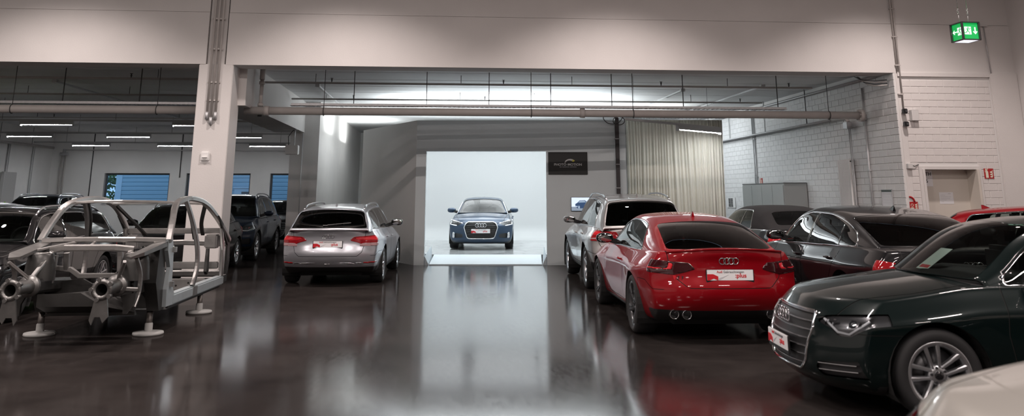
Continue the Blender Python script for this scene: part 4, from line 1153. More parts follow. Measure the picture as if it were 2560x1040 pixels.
def sp_a8():
    S = sp_a4(); S.update(wb=2.99, xF=2.47, xR=-2.66, W=.97, R=.35, trk=.955, Ra=.395, hip=.02, tyw=.255,
        top=[(-2.75, .98), (-2.5, 1.04), (-2.1, 1.06), (-1.5, 1.05), (-.5, 1.01), (.4, .99), (1.05, 1.0), (1.5, .96), (2.0, .89), (2.27, .80), (2.48, .70)],
        bot=[(-2.66, .34), (-2.3, .24), (-1.4, .18), (1.4, .165), (2.2, .17), (2.48, .21)],
        wid=[(-2.66, .83), (-2.4, .91), (-1.9, .955), (0, .96), (1.6, .965), (2.1, .93), (2.48, .83)],
        roof=[(-2.05, 1.03), (-1.1, 1.375), (-.5, 1.452), (.05, 1.46), (.5, 1.41), (1.22, .995)],
        cabw=[(-2.4, .72), (-1.8, .79), (-1.0, .84), (0, .85), (.6, .84), (1.0, .80), (1.3, .74)],
        tumble=.47, win_rear=(-1.62, .62), pillars=[(-.2, .085, -.12), (-1.18, .035, .25)],
        doors=[[(.95, .29), (1.0, .6), (.96, 1.2), (-.21, 1.2), (-.18, .29)], [(-.195, .29), (-.225, 1.2), (-1.32, 1.2), (-1.28, .85), (-1.1, .62), (-1.0, .42), (-.97, .29)]],
        handles=[(-.05, .84), (-1.08, .86)], mirror=(.82, 1.02), hood=[(1.05, -1), (1.05, .74), (1.6, .77), (2.25, .66), (2.38, .4), (2.4, -1)], lid_x=-2.2,
        lid=[(-1, .58), (.54, .58), (.62, .66), (.68, .86), (.70, 1.2), (-1, 1.2)], fin=-.92,
        rear_regions=[('tail_light', [(.46, .76), (.44, .84), (.99, .925), (.99, .78), (.7, .745)])], win_round=.06)
    return S

def sp_cab():
    S = sp_a4(); S.update(roof=[(-1.9, 1.0), (-1.62, 1.12), (-1.15, 1.34), (-.5, 1.405), (.05, 1.40), (.42, 1.35), (1.12, .975)], i_rg=2, i_hd=5,
        rearwin=(.2, .12, .16), win_rear=(-1.05, .75), pillars=[(-.42, .06, -.1)], fin=None, tum2=.0, fillet=.16)
    return S

def sp_hatch():
    S = sp_a3(); S['wb'] = 2.6; S.update(xR=-2.05,
        top=[(-2.15, .99), (-1.95, 1.03), (-1.5, 1.035), (-.5, .985), (.4, .965), (.95, .985), (1.35, .95), (1.78, .88), (2.02, .80), (2.2, .72)],
        wid=[(-2.1, .80), (-1.8, .87), (-1.4, .895), (0, .89), (.9, .885), (1.4, .895), (1.9, .87), (2.2, .80)],
        bot=[(-2.06, .36), (-1.8, .26), (-1.3, .18), (1.4, .165), (2.0, .17), (2.2, .21)],
        roof=[(-1.93, 1.0), (-1.84, 1.07), (-1.5, 1.33), (-1.1, 1.385), (-.4, 1.43), (.1, 1.42), (.5, 1.365), (1.1, .98)], i_rg=2, i_hd=6, fin=-1.25,
        win_rear=(-1.5, .55), pillars=[(-.18, .085, -.12), (-1.0, .07, .25)], bowR=.14, lid_x=-1.7, rearwin=(.05, .035, .04),
        bumpR=[(-1.5, 0), (-1.5, .60), (-2.6, .56), (-2.6, 0)], zclad=lambda x: np.where(x < -1.7, .36, np.where(x > 1.75, .2, .245)),
        lid=[(-1, .55), (.52, .55), (.60, .62), (.64, .75), (.66, 1.2), (-1, 1.2)])
    return S
# ---------------------------------------------------------------- the cars
def at_axle(S, x, y, heading, rear=True):
    """car origin when the middle of one axle stands at (x, y)"""
    k = S['wb'] / 2 * (1 if rear else -1)
    return (x + k * math.cos(heading), y + k * math.sin(heading), 0)
UP, DN = PI / 2, -PI / 2
SILVER = paint('silver_paint', (.47, .48, .52), .75, .3)
SILVER2 = paint('silver_grey_paint', (.42, .41, .41), .7, .32)
RED = paint('red_paint', (.225, .0015, .006), .1, .35)
BLACK = paint('black_paint', (.006, .006, .007), 0, .3)
GREEN = paint('dark_green_paint', (.0025, .007, .007), .2, .32)
BLUE = paint('blue_paint', (.022, .045, .085), .4, .32)
NAVY = paint('navy_paint', (.012, .022, .042), .35, .32)
ANTHR = paint('anthracite_paint', (.011, .011, .0125), .3, .32)
GREYB = paint('grey_blue_paint', (.05, .065, .085), .5, .32)

# blue saloon inside the booth
S = sp_a3(); h = DN - YAW; x, y, _ = bw(-.857, 24.72)
l = at_axle(S, x, y, h, False)
make_car('saloon_car', S, BLUE, 'blue saloon car facing out of the bright photo booth', (l[0], l[1], .125), h, lit=True, plate_f=True, rim='ten')
# silver estate, seen from behind
S = sp_a4('avant'); h = UP - math.radians(2.5)
root, H_, C_, fx_, sy_2, ed_ = make_car('estate_car', S, SILVER, 'silver estate car seen from behind, left of the photo booth', at_axle(S, -1.96, 16.85, h), h, plate_r=True, rim='ten', mirror_mat=M['gloss_black'], lv=2)
b = MB(); x_, z_ = -2.34, 1.075           # rear wiper
b.bar((x_ - .06, .02, z_), (x_ - .05, -.40, z_ + .035), .014, .014); b.bar((x_ - .045, .02, z_ - .01), (x_ - .05, .10, z_ - .01), .03, .02); b.build('rear_wiper', M['satin'], root)
# silver off-roader right of the booth
S = sp_suv('q5'); h = UP - math.radians(2)
make_car('suv_car', S, SILVER2, 'silver SUV parked behind the red coupe', at_axle(S, 3.5, 15.4, h), h, plate_r=True, rim='five')
# red coupe
S = sp_s5(); h = UP - math.radians(1.9)
root, H_, C_, fx_, sy_2, ed_ = make_car('coupe_car', S, RED, 'red coupe seen from behind with dark wheels', at_axle(S, 3.225, 10.5, h), h, plate_r=True, rim='rotor', rimmat=M['rim_dark'], mirror_mat=M['gloss_black'], lv=2)
for sd in (1, -1):                       # twin round tail pipes each side
    for yy in (.47, .60):
        xx = fx_(sd * yy, .34, False)[0]
        b = MB(); b.lathe([(.034, xx + .12), (.044, xx - .005), (.048, xx - .02), (.052, xx - .012), (.052, xx + .10)], 20, 'x', (0, sd * yy, .315)); b.build('tail_pipe', M['chrome'], root)
        b = MB(); b.lathe([(.0, xx + .05), (.04, xx + .05)], 16, 'x', (0, sd * yy, .315)); b.build('tail_pipe_core', M['black'], root)
b = MB(); n = 15; vs = []                # lip spoiler along the boot edge
for k in range(n):
    y_ = -.66 + 1.32 * k / (n - 1); zz = 1.0 - .055 * (y_ / .8) ** 2; xx = fx_(y_, zz - .03, False)[0]
    vs += [(xx + .16, y_, zz + .008), (xx - .015, y_, zz + .022), (xx - .012, y_, zz + .008), (xx + .03, y_, zz - .03)]
b.add(vs, [(k * 4 + j, k * 4 + j + 1, k * 4 + 5 + j, k * 4 + 4 + j) for k in range(n - 1) for j in range(3)], True); b.build('lip_spoiler', RED, root)
for s_, y_, mm in (('S', .565, M['chrome']), ('5', .525, M['chrome'])):
    me, w = text_mesh(s_, .055, .003, .001); o = link_mesh('badge_letter', me, mm, root); o.location = (fx_(y_, .70, False)[0] - .006, y_ + .0, .685); o.rotation_euler = (0, 0, -PI / 2)
b = MB(); y_ = .60; b.prism([(0, 0), (.03, 0), (.018, .045), (-.012, .045)], -.003, 0, 'y'); o = b.build('badge_flash', M['plate_red'], root); o.location = (fx_(y_, .70, False)[0] - .006, y_, .685); o.rotation_euler = (0, 0, -PI / 2)
# black saloon
S = sp_a8(); h = UP - math.radians(2.5)
make_car('saloon_car', S, BLACK, 'black saloon car with chrome window line beside the red coupe', (5.72, 11.45, 0), h, rim='ten', lv=2)
# dark green car in the right foreground
S = sp_a4(); h = PI - math.radians(5)
c_ = math.cos(h); s_ = math.sin(h); xw, yw = 3.63, 6.36
x = xw - (-s_) * (S['trk'] - .11); y = yw - c_ * (S['trk'] - .11)
root, H_, C_, fx_, sy_2, ed_ = make_car('saloon_car', S, GREEN, 'dark green car with chrome grille in the right foreground', at_axle(S, x, y, h, False), h, plate_f=True, rim='double5', lv=2)
for sd in (1, -1):                       # two bright blades in each lower intake
    for z_ in (.315, .36):
        b = MB(); vs = []; n = 9
        for k in range(n):
            y_ = .555 + .27 * k / (n - 1); xx = fx_(sd * y_, z_ + .02 * k / n)[0]; vs += [(xx - .02, sd * y_, z_ + .02 * k / n + .006), (xx + .004, sd * y_, z_ + .02 * k / n + .003), (xx + .004, sd * y_, z_ + .02 * k / n - .003), (xx - .02, sd * y_, z_ + .02 * k / n - .006)]
        b.add(vs, [(k * 4 + j, k * 4 + j + 1, k * 4 + 5 + j, k * 4 + 4 + j) for k in range(n - 1) for j in range(3)]); b.build('intake_blade', M['satin'], root)
o = MB().box(-.15, .15, -.105, .105, 0, .002).build('price_sheet', mat('pale_sheet', (.62, .72, .66), .6), root); o.location = (.74, -.42, 1.045); o.rotation_euler = (0, math.radians(35), 0)
MB().box(.09, .13, -.08, .08, .002, .003).build('red_heading', M['plate_red'], o)
# open-top car with closed black hood
S = sp_cab(); S['roof_mat'] = mat('hood_fabric', (.016, .015, .016), .9); h = UP
make_car('convertible_car', S, BLACK, 'black convertible with closed fabric roof behind the red coupe', (6.6, 17.0, 0), h, rim='ten')
# red hatchback at the right edge
S = sp_hatch(); h = math.radians(-48)
make_car('hatchback_car', S, RED, 'red hatchback at the right edge before the cream door', (10.15, 13.2, 0), h, rim='ten')
# left bay
S = sp_a4('avant'); h = DN
make_car('estate_car', S, ANTHR, 'anthracite estate car behind the bare aluminium car frame', at_axle(S, -6.38, 12.05, h, False), h, rim='double5')
S = sp_hatch(); S['rails'] = (-1.4, .4)
make_car('hatchback_car', S, BLACK, 'black hatchback half hidden behind the white column', (-5.55, 19.4, 0), DN, rim='ten')
S = sp_suv('q3'); h = DN
make_car('suv_car', S, NAVY, 'dark blue compact SUV between the two white columns', at_axle(S, -5.5, 22.5, h, False), h, rim='ten')
S = sp_suv('q3')
make_car('suv_car', S, GREYB, 'dark blue car with roof rails below the wide rear window', (-12.15, 27.6, 0), DN, rim='ten')
S = sp_hatch(); S['roof_mat'] = paint('white_paint', (.7, .7, .7))
make_car('hatchback_car', S, paint('lime_paint', (.22, .55, .03)), 'lime green car with white roof at the far left edge', (-11.35, 22.3, 0), DN, rim='ten')
S = sp_a4()
make_car('saloon_car', S, ANTHR, 'grey car glimpsed behind the dark blue SUV', (-5.5, 31.0, 0), DN, rim='ten')
# pale car right beside the viewer
S = sp_suv('q5')
make_car('suv_car', S, paint('champagne_paint', (.40, .385, .355), .5, .4), 'champagne grey car hood cut off by the lower right corner', (3.75, 2.72, 0), math.radians(-170), rim='five')
# ---------------------------------------------------------------- pipes, trays and lamps under the bay ceiling
def hanger(parent, x, y, z0, z1, clampr=None):
    b = MB(); b.cyl((x, y, z0), (x, y, z1), .007, 6)
    o = b.build('hanger_rod', R_['dark'], parent)
    if clampr: MB().tube([(x, y + clampr * math.cos(t), z0 - clampr + clampr * math.sin(t)) for t in np.linspace(0, 2 * PI, 17)[:-1]], .009, 6, closed=True).build('pipe_clamp', R_['dark'], o)
def main_pipe(x0, x1, label, rods, coup, flange=True):
    t = empty('main_pipe', (0, 17.7, 0), 0, label, 'pipe'); z = 3.28
    MB().cyl((x0, 0, z), (x1, 0, z), .082, 18).build('pipe', R_['pipe'], t)
    for x in coup: MB().cyl((x - .05, 0, z), (x + .05, 0, z), .10, 18).build('coupling', R_['pipe'], t)
    if flange:
        MB().cyl((x1 - .02, 0, z), (x1 + .06, 0, z), .135, 18).build('end_flange', R_['pipe'], t)
        b = MB()
        for k in range(8): a = k * PI / 4; b.cyl((x1 - .05, .11 * math.cos(a), z + .11 * math.sin(a)), (x1 + .08, .11 * math.cos(a), z + .11 * math.sin(a)), .014, 6)
        b.build('flange_bolts', R_['pipe'], t)
    for x in rods: hanger(t, x, 0, z + .085, ZC, .088)
main_pipe(-4.05, 9.05, 'thick beige pipe crossing the bay in front of the photo booth', (-2.45, 1.86, 4.04, 8.35), (-3.6, 2.95))
main_pipe(-16.1, -4.75, 'thick beige pipe crossing the left bay behind the column', (-13.5, -8.62, -5.79), (-12.0,), False)
def sprinkler(x0, x1, y, label, heads, rods, r=.024, z=4.0):
    t = empty('sprinkler_pipe', (0, y, 0), 0, label, 'pipe')
    MB().cyl((x0, 0, z), (x1, 0, z), r, 10).build('pipe', R_['pipe'], t)
    for x in rods: hanger(t, x, 0, z, ZC)
    for x in heads:
        b = MB(); b.cyl((x, 0, z), (x, 0, z + .10), .012, 8); b.cyl((x, 0, z + .10), (x, 0, z + .108), .032, 12); b.cyl((x, 0, z + .06), (x, 0, z + .075), .022, 8); b.build('sprinkler_head', R_['dark'], t)
sprinkler(-3.9, 8.5, 18.75, 'front thin sprinkler pipe under the right bay ceiling', (-2.45, 1.35, 4.95, 7.95), (-2.8, .4, 2.9, 6.5))
sprinkler(-3.87, 8.55, 22.0, 'rear thin sprinkler pipe under the right bay ceiling', (-2.3, 1.1, 7.95), (-3.0, .45, 2.4, 6.6))
sprinkler(-16.1, -4.75, 18.35, 'front thin sprinkler pipe under the left bay ceiling', (-6.6, -11.5), (-6.05, -9.8))
sprinkler(-16.1, -4.75, 21.4, 'middle thin sprinkler pipe under the left bay ceiling', (-5.4, -11.2), (-10.1, -7.7), .022)
sprinkler(-16.1, -4.75, 27.5, 'rear thin sprinkler pipe under the left bay ceiling', (-12.1,), (-12.6, -8.3, -6.4), .02, 3.95)
# riser beside the column
t = empty('riser_pipe', (-3.78, 17.92, 0), 0, 'short vertical pipe with clamps beside the column top', 'pipe')
MB().cyl((0, 0, 3.36), (0, 0, 3.95), .04, 12).build('pipe', R_['pipe'], t)
for z in (3.42, 3.88): MB().cyl((0, 0, z - .03), (0, 0, z + .03), .06, 12).build('coupling', R_['pipe'], t)
MB().cyl((0, 0, 3.95), (0, 0, ZC), .055, 12).build('elbow', R_['pipe'], t); MB().cyl((0, -.02, 3.18), (0, -.02, 3.36), .045, 12).build('valve', R_['dark'], t)
# cable trays
def tray(x0, x1, y, z, label, posts):
    t = empty('cable_tray', (0, y, z), 0, label, 'cable tray'); b = MB()
    b.box(x0, x1, -.11, -.10, 0, .05); b.box(x0, x1, .10, .11, 0, .05); b.build('tray_rails', R_['galv'], t)
    b = MB(); n = int((x1 - x0) / .1)
    for i in range(n + 1): x = x0 + (x1 - x0) * i / n; b.box(x - .022, x + .022, -.10, .10, 0, .008)
    o = b.build('tray_rungs', R_['galv'], t); o['kind'] = 'stuff'
    b = MB()
    for k in range(5): b.tube([(x0 + (x1 - x0) * i / 14, -.06 + .03 * k + .012 * math.sin(i * 1.7 + k), .022 + .006 * math.sin(i * 2.1 + k * 2)) for i in range(15)], .009, 6)
    o = b.build('cables', R_['dark'], t); o['kind'] = 'stuff'
    for x in posts: MB().box(x - .008, x + .008, -.01, .01, .05, 4.0 - z + (ZC - 4.0)).build('tray_post', R_['dark'], t)
tray(-3.2, 7.6, 18.25, 3.44, 'perforated cable tray above the beige pipe in the right bay', (-1.9, -.35, 1.0, 2.35, 3.7, 5.3, 7.45))
tray(-16.1, -4.8, 18.25, 3.44, 'perforated cable tray above the beige pipe in the left bay', (-11.5, -7.9, -6.35, -5.0))
# conduits running back along the ceiling
for x, y0, y1, lb in ((-8.75, 19.8, 33, 'cable duct running back along the left bay ceiling'), (-2.94, 20.1, 27, 'cable duct along the ceiling left of the booth'), (5.87, 20.3, 30, 'cable duct along the ceiling above the curtain'), (7.55, 19.4, 27, 'cable duct along the ceiling near the brick side wall')):
    t = empty('ceiling_duct', (x, 0, 4.1), 0, lb, 'cable duct')
    MB().box(-.03, .03, y0, y1, -.015, .02).build('duct', R_['galv'], t)
    MB().box(-.05, .05, y0 - .12, y0, -.03, .04).build('end_box', R_['lum'], t)
# linear lamps
def led_unit(x0, x1, y, z, label, grp=None, rz=0, loc=None):
    L = x1 - x0; t = empty('linear_lamp', loc or ((x0 + x1) / 2, y, z), rz, label, 'lamp', grp)
    b = MB(); b.prism([(-.035, .10), (-.05, .0), (.05, .0), (.035, .10)], -L / 2, L / 2, 'x'); b.build('housing', R_['lum'], t)
    MB().cbox(-L / 2 + .02, L / 2 - .02, -.042, .042, -.008, .004, .003).build('led_strip', R_['led'], t)
    for s in (-1, 1): MB().box(s * L / 2 - .012, s * L / 2 + .012, -.04, .04, -.035, .1).build('end_cap', R_['lum'], t)
    return t
rows = [(24.2, 3.47, [(-11.5, -10.12, 'linear lamp in the nearest left row, at its left end'), (-7.45, -6.05, 'linear lamp in the nearest left row, cut by the column')]),
        (29.2, 3.47, [(-14.25, -12.82, 'linear lamp at the left edge of the second row'), (-11.08, -9.68, 'linear lamp in the middle of the second row'), (-7.45, -6.05, 'linear lamp in the second row right of the column')]),
        (34.5, 3.47, [(-14.35, -12.95, 'linear lamp above the wide window in the rear row'), (-11.13, -9.7, 'linear lamp of the rear row beside the column'), (-7.6, -6.2, 'linear lamp of the rear row above the third window')])]
for i, (y, z, us) in enumerate(rows):
    t = empty('lamp_rail', (0, y, z), 0, ['grey lamp rail carrying the nearest left row of lamps', 'grey lamp rail carrying the second row of lamps', 'grey lamp rail carrying the rear row of lamps'][i], 'rail')
    MB().box(-15.8, -4.9, -.025, .025, .10, .15).build('rail', R_['lum'], t)
    for x in (-14.6, -12.0, -9.0, -6.4): MB().cyl((x, 0, .15), (x, 0, ZC - z), .005, 6).build('hanger_rod', R_['dark'], t)
    for x0, x1, lb in us: led_unit(x0, x1, y, z, lb)
p0 = Vector((4.03, 18.4, 3.1)); p1 = Vector((6.93, 20.76, 3.1)); dv = p1 - p0; ang = math.atan2(dv.y, dv.x); L = dv.length
t = empty('lamp_rail', (p0 + p1) / 2, ang, 'slanting lamp rail hanging in front of the curtain', 'rail')
MB().box(-L / 2, L / 2, -.025, .025, .10, .15).build('rail', R_['lum'], t)
for x in (-L / 2 + .3, L / 2 - .5): MB().cyl((x, 0, .15), (x, 0, 1.1), .004, 6).build('hanger_rod', R_['dark'], t)
pm_ = p0 + dv * .76; led_unit(-.9, .9, 0, 0, 'linear lamp glowing in front of the curtain', None, ang, (pm_.x, pm_.y, 3.1))
# ---------------------------------------------------------------- pipes on the brick side wall
t = empty('wall_pipe', (9.2, 0, 0), 0, 'upper pipe along the brick side wall under the ceiling', 'pipe')
MB().cyl((0, 17.2, 4.06), (0, 34, 4.06), .035, 10).build('pipe', R_['galv'], t)
t = empty('wall_pipe', (9.12, 0, 0), 0, 'twin heating pipes hung along the brick side wall', 'pipe')
for dx, dz in ((0, 0), (.1, .015)): MB().cyl((dx, 19.3, 3.31 + dz), (dx, 36.5, 3.31 + dz), .03, 10).build('pipe', R_['galv'], t)
for y in (20.6, 23.4, 26.4, 29.4):
    for dx in (0, .1): MB().cyl((dx - .0, y + dx * 2, 3.34), (dx, y + dx * 2, ZC), .006, 6).build('hanger_rod', R_['dark'], t)
MB().tube([(.05, 19.3, 3.32), (.05, 18.9, 3.32), (.06, 18.6, 3.3), (.06, 18.52, 3.2)], .04, 10).build('elbow', R_['pipe'], t)
MB().cbox(-.03, .1, 18.42, 18.62, 3.05, 3.2, .01).build('bracket', R_['galv'], t)
for dy in (0, .07): MB().cyl((.06, 18.46 + dy, .4), (.06, 18.46 + dy, 3.08), .011, 8).build('feed_pipe', R_['galv'], t)
for y, z0, lb in ((17.9, .2, 'thin conduit on the brick side wall right of the radiator'), (24.6, .2, 'conduit pair on the brick side wall behind the lockers')):
    t = empty('wall_conduit', (9.25, y, 0), 0, lb, 'conduit')
    for dy in ((0,) if y < 20 else (0, .12)): MB().cyl((0, dy, z0), (0, dy, 3.9), .022, 8).build('conduit', R_['galv'], t)
    for z in (1.0, 2.1, 3.2): MB().box(-.03, .03, -.035, .035, z, z + .03).build('conduit_clip', R_['galv'], t)
def radiator(x, y0, y1, z0, z1, s, label):
    t = empty('radiator', (x, (y0 + y1) / 2, 0), 0, label, 'radiator'); n = int((y1 - y0) / .055); h = (y1 - y0) / 2
    me = MB().cbox(-.05, .05, -.016, .016, z0, z1, .01).mesh('radiator_column'); me.materials.append(R_['white'])
    for i in range(n): o = link_mesh('radiator_column', me, None, t); o.location = (0, -h + (i + .5) * 2 * h / n, 0)
    for z in (z0 + .03, z1 - .06): MB().box(-.03, .03, -h - .02, h + .02, z, z + .03).build('header_pipe', R_['white'], t)
    MB().box(-.055, .06, -h - .02, -h + .0, z0, z1 + .01).build('side_plate', R_['white'], t)
radiator(9.2, 18.62, 19.2, .25, 2.38, -1, 'tall white column radiator on the brick side wall')
radiator(XL + .09, 33.1, 34.05, .25, 2.43, 1, 'tall white column radiator on the far left wall')
# lockers
t = empty('locker_cabinet', (9.26, 21.2, 0), 0, 'grey steel locker cabinet with three doors by the side wall', 'cabinet')
lk = mat('locker_grey', (.42, .43, .42), .5, .1)
MB().cbox(-.6, 0, 0, 3.0, .05, 1.88, .006).build('body', lk, t)
for i in range(4):
    dr = MB().cbox(-.62, -.6, .03 + i * .74, .03 + i * .74 + .725, .09, 1.84, .004).build('door', lk, t)
    MB().box(-.635, -.62, .1 + i * .74, .12 + i * .74, .95, 1.1).build('handle', M['dark_metal'], dr)
MB().box(-.61, 0, 0, 3.0, 1.88, 1.905).build('top_panel', mat('locker_top', (.2, .2, .2), .5), t)
MB().box(-.55, -.02, .03, 2.97, 0, .05).build('plinth', R_['dark'], t)
# small things on walls
def sign_plate(name, loc, w, h, m, label, cat, rz=0, d=.006):
    t = empty(name, loc, rz, label, cat); MB().box(-w / 2, w / 2, 0, d, -h / 2, h / 2).build('plate', m, t); return t
red = mat('sign_red', (.42, .012, .016), .4); cream = mat('sign_cream', (.78, .76, .62), .5)
def fire_picto(t, s, which):
    b = MB(); y0, y1 = -.003, 0
    if which == 'ext':
        b.prism([(-.07 * s, -.085 * s), (-.015 * s, -.085 * s), (-.015 * s, .035 * s), (-.03 * s, .055 * s), (-.055 * s, .055 * s), (-.07 * s, .035 * s)], y0, y1, 'y')
        b.prism([(-.055 * s, .055 * s), (-.03 * s, .055 * s), (-.028 * s, .075 * s), (-.057 * s, .075 * s)], y0, y1, 'y')
        b.prism([(-.085 * s, .03 * s), (-.078 * s, .03 * s), (-.06 * s, .078 * s), (-.01 * s, .085 * s), (-.01 * s, .095 * s), (-.068 * s, .092 * s)], y0, y1, 'y')
    else:
        b.tube([(-.045 * s + .03 * s * math.cos(a), -.001, .02 * s + .03 * s * math.sin(a)) for a in np.linspace(0, 2 * PI, 17)[:-1]], .006 * s, 4, closed=True)
        b.prism([(-.08 * s, -.07 * s), (-.01 * s, -.07 * s), (-.01 * s, -.03 * s), (-.08 * s, -.03 * s)], y0, y1, 'y')
    b.build('pictogram', cream, t)
    for k in range(3):
        z = -.07 + .045 * k; MB().prism([(.02 * s, z * s), (.06 * s, (z - .012) * s), (.075 * s, (z + .012) * s), (.082 * s, (z + .05) * s), (.06 * s, (z + .022) * s), (.03 * s, (z + .02) * s)], y0, y1, 'y').build('flame_mark', cream, t)
t = sign_plate('fire_sign', (11.085, YF - .012, 2.02), .2, .2, red, 'red fire extinguisher sign right of the cream door', 'sign'); fire_picto(t, 1, 'ext')
t = sign_plate('fire_sign', (9.42, YF - .02, 1.38), .17, .17, red, 'red fire sign half hidden behind the black saloon roof', 'sign'); fire_picto(t, .85, 'hose')
MB().tube([(-.08 + .1 * math.cos(a), -.0, .08 + .1 * math.sin(a)) for a in np.linspace(0, PI / 2, 8)], .018, 6).build('hose_arc', red, t)
t = sign_plate('fire_sign', (9.27, 24.33, 1.99), .2, .16, red, 'small red sign above the grey lockers', 'sign', -PI / 2); fire_picto(t, .8, 'ext')
pap = mat('paper', (.78, .78, .80), .6); ink = mat('ink', (.03, .03, .035), .6); board_g = mat('board_green', (.10, .13, .12), .6)
t = sign_plate('notice_sheet', (9.268, 17.3, 1.535), .42, .33, pap, 'paper notice in a frame on the brick side wall', 'notice', -PI / 2)
MB().box(-.21, .21, -.006, 0, .125, .165).build('header_bar', board_g, t); b = MB()
for x0, x1, z0, z1 in ((-.22, -.21, -.17, .17), (.21, .22, -.17, .17), (-.22, .22, -.175, -.165), (-.22, .22, .165, .175)): b.box(x0, x1, -.01, .004, z0, z1)
b.build('frame', R_['galv'], t)
for i in range(4): MB().box(-.17, .15 - .05 * (i % 2), -.0015, 0, .08 - i * .06, .083 - i * .06).build('text_line', M['plate_grey'], t)
t = sign_plate('notice_sheet', (9.975, YF + .296, 1.93), .16, .32, pap, 'white door sheet lettered TH 5', 'notice', 0, .004)
for s_, z in (('TH', .05), ('5', -.09)):
    me, w = text_mesh(s_, .10, .0006, .001); o = link_mesh('lettering', me, ink, t); o.location = (-.07, -.002, z)
t = sign_plate('notice_sheet', (10.31, YF + .296, 1.535), .3, .23, pap, 'white paper notice taped to the middle of the door', 'notice', 0, .004)
for i, w in enumerate((.1, .22, .2, .12, .06)): MB().box(-.12, -.12 + w, -.0015, 0, .055 - i * .032, .061 - i * .032).build('text_line', M['plate_grey'], t)
MB().box(.04, .1, -.0015, 0, .08, .092).build('text_line', M['plate_grey'], t)
t = empty('junction_box', (9.61, YF, 3.18), 0, 'grey square junction box on the brick wall', 'junction box')
MB().cbox(-.08, .08, -.09, 0, -.11, .11, .008).build('box', R_['grey'], t); MB().cbox(-.078, .078, -.096, -.09, -.108, .108, .003).build('cover', R_['grey'], t)
for z, lb in ((3.26, 'small black camera above the other at the brick wall edge'), (3.0, 'lower black camera at the brick wall edge')):
    t = empty('wall_camera', (9.4, YF - .01, z), 0, lb, 'camera')
    MB().cbox(-.045, .045, -.12, -.03, -.05, .05, .012).build('body', M['black_plastic'], t); MB().cyl((.0, -.03, 0), (0, .02, 0), .02, 8).build('mount', M['black_plastic'], t); MB().cyl((.01, -.13, .0), (.01, -.12, 0), .025, 12).build('lens', M['lens_dark'], t)
t = empty('wall_sensor', (9.40, YF, 2.16), 0, 'small grey sensor with cable left of the door', 'sensor')
MB().cbox(-.05, .05, -.09, 0, -.05, .05, .008).build('box', R_['grey'], t); MB().tube([(.05, -.04, .02), (.12, -.03, .0), (.2, -.01, .03), (.22, 0, .03)], .008, 6).build('cable', R_['dark'], t)
t = empty('cable_drop', (11.4, YF - .03, 4.06), 0, 'thin dark cable with bracket right of the exit sign', 'cable')
MB().cyl((0, 0, 0), (-.03, 0, 1.0), .012, 8).build('cable', R_['galv'], t); MB().cbox(-.12, .03, -.05, .03, 1.0, 1.04, .006).build('bracket', R_['grey'], t)
t = empty('wall_conduit', (9.41, YF - .03, 0), 0, 'twin white conduits running up past the brick wall edge', 'conduit')
for dx, z0 in ((0, 3.32), (-.05, 4.08)): MB().cyl((dx, 0, z0), (dx, 0, ZH), .018, 8).build('conduit', R_['pipe'], t)
for z in (3.6, 4.2, 4.8, 5.4): MB().box(-.08, .03, -.02, .03, z, z + .025).build('conduit_clip', R_['pipe'], t)
t = empty('cable_bundle', (9.2, 16.95, 3.95), 0, 'bundle of bent cables at the beam corner', 'cable')
for k in range(4): MB().tube([(-.45 + .03 * k, .25, .1), (-.4 + .04 * k, .1, .02 - .03 * k), (-.2, -.1, -.03 - .035 * k), (.02, -.2, -.02 - .035 * k)], .011, 6).build('cable', R_['pipe'] if k % 2 else M['dark_metal'], t)
# column fittings
t = empty('column_conduit', (-4.41, YF, 0), 0, 'three vertical conduits down the front of the white column', 'conduit')
for k, (dx, z0) in enumerate(((-.08, 3.12), (0, 3.02), (.08, 3.12))):
    MB().cyl((dx, -.03, z0), (dx, -.03, ZH), .022, 8).build('conduit', R_['pipe'], t); MB().cyl((dx, -.03, z0 - .12), (dx, -.03, z0 + .02), .032, 10).build('cable_gland', R_['galv'], t)
for z in (3.35, 3.7, 4.35, 4.95): MB().box(-.12, .12, -.03, .0, z, z + .03).build('conduit_clip', R_['pipe'], t)
t = empty('alarm_horn', (-4.46, YF, 2.31), 0, 'small white alarm sounder on the front of the column', 'alarm')
MB().cbox(-.085, .085, -.05, 0, -.09, .09, .02).build('housing', R_['white'], t); MB().cbox(-.05, .05, -.075, -.05, -.03, -.01, .006).build('hood', R_['white'], t); MB().box(-.09, .09, -.008, 0, -.12, -.085).build('base_plate', R_['white'], t)
t = empty('wifi_box', (-4.03, 23.45, 2.78), 0, 'white box unit hanging beside the rear column', 'box unit')
MB().cbox(-.17, .17, -.12, .12, -.12, .12, .012).build('housing', R_['white'], t); MB().tube([(-.1, 0, .12), (-.12, 0, .35), (-.02, 0, .5), (.05, 0, .55)], .012, 6).build('cable', R_['dark'], t); MB().cyl((.05, 0, .12), (.05, 0, .55), .015, 8).build('mount', R_['galv'], t)
MB().box(-.25, .1, -.05, .05, .53, .56).build('ceiling_plate', R_['galv'], t)
t = empty('column_conduit', (-3.95, 24.63, 0), 0, 'thin cable running down the front of the rear column', 'conduit'); MB().cyl((0, 0, .1), (0, 0, 3.3), .012, 8).build('conduit', R_['galv'], t)
# vent in the side wall
t = empty('wall_vent', (9.27, 27.05, 1.36), -PI / 2, 'small slotted vent grille low on the side wall', 'vent')
MB().box(-.42, .42, -.012, 0, -.16, .16).build('plate', R_['white'], t)
for i in range(8):
    for j in (0, 1): MB().box(-.2 + j * .22, -.02 + j * .22, -.02, -.012, -.13 + i * .034, -.11 + i * .034).build('slot', M['black'], t)
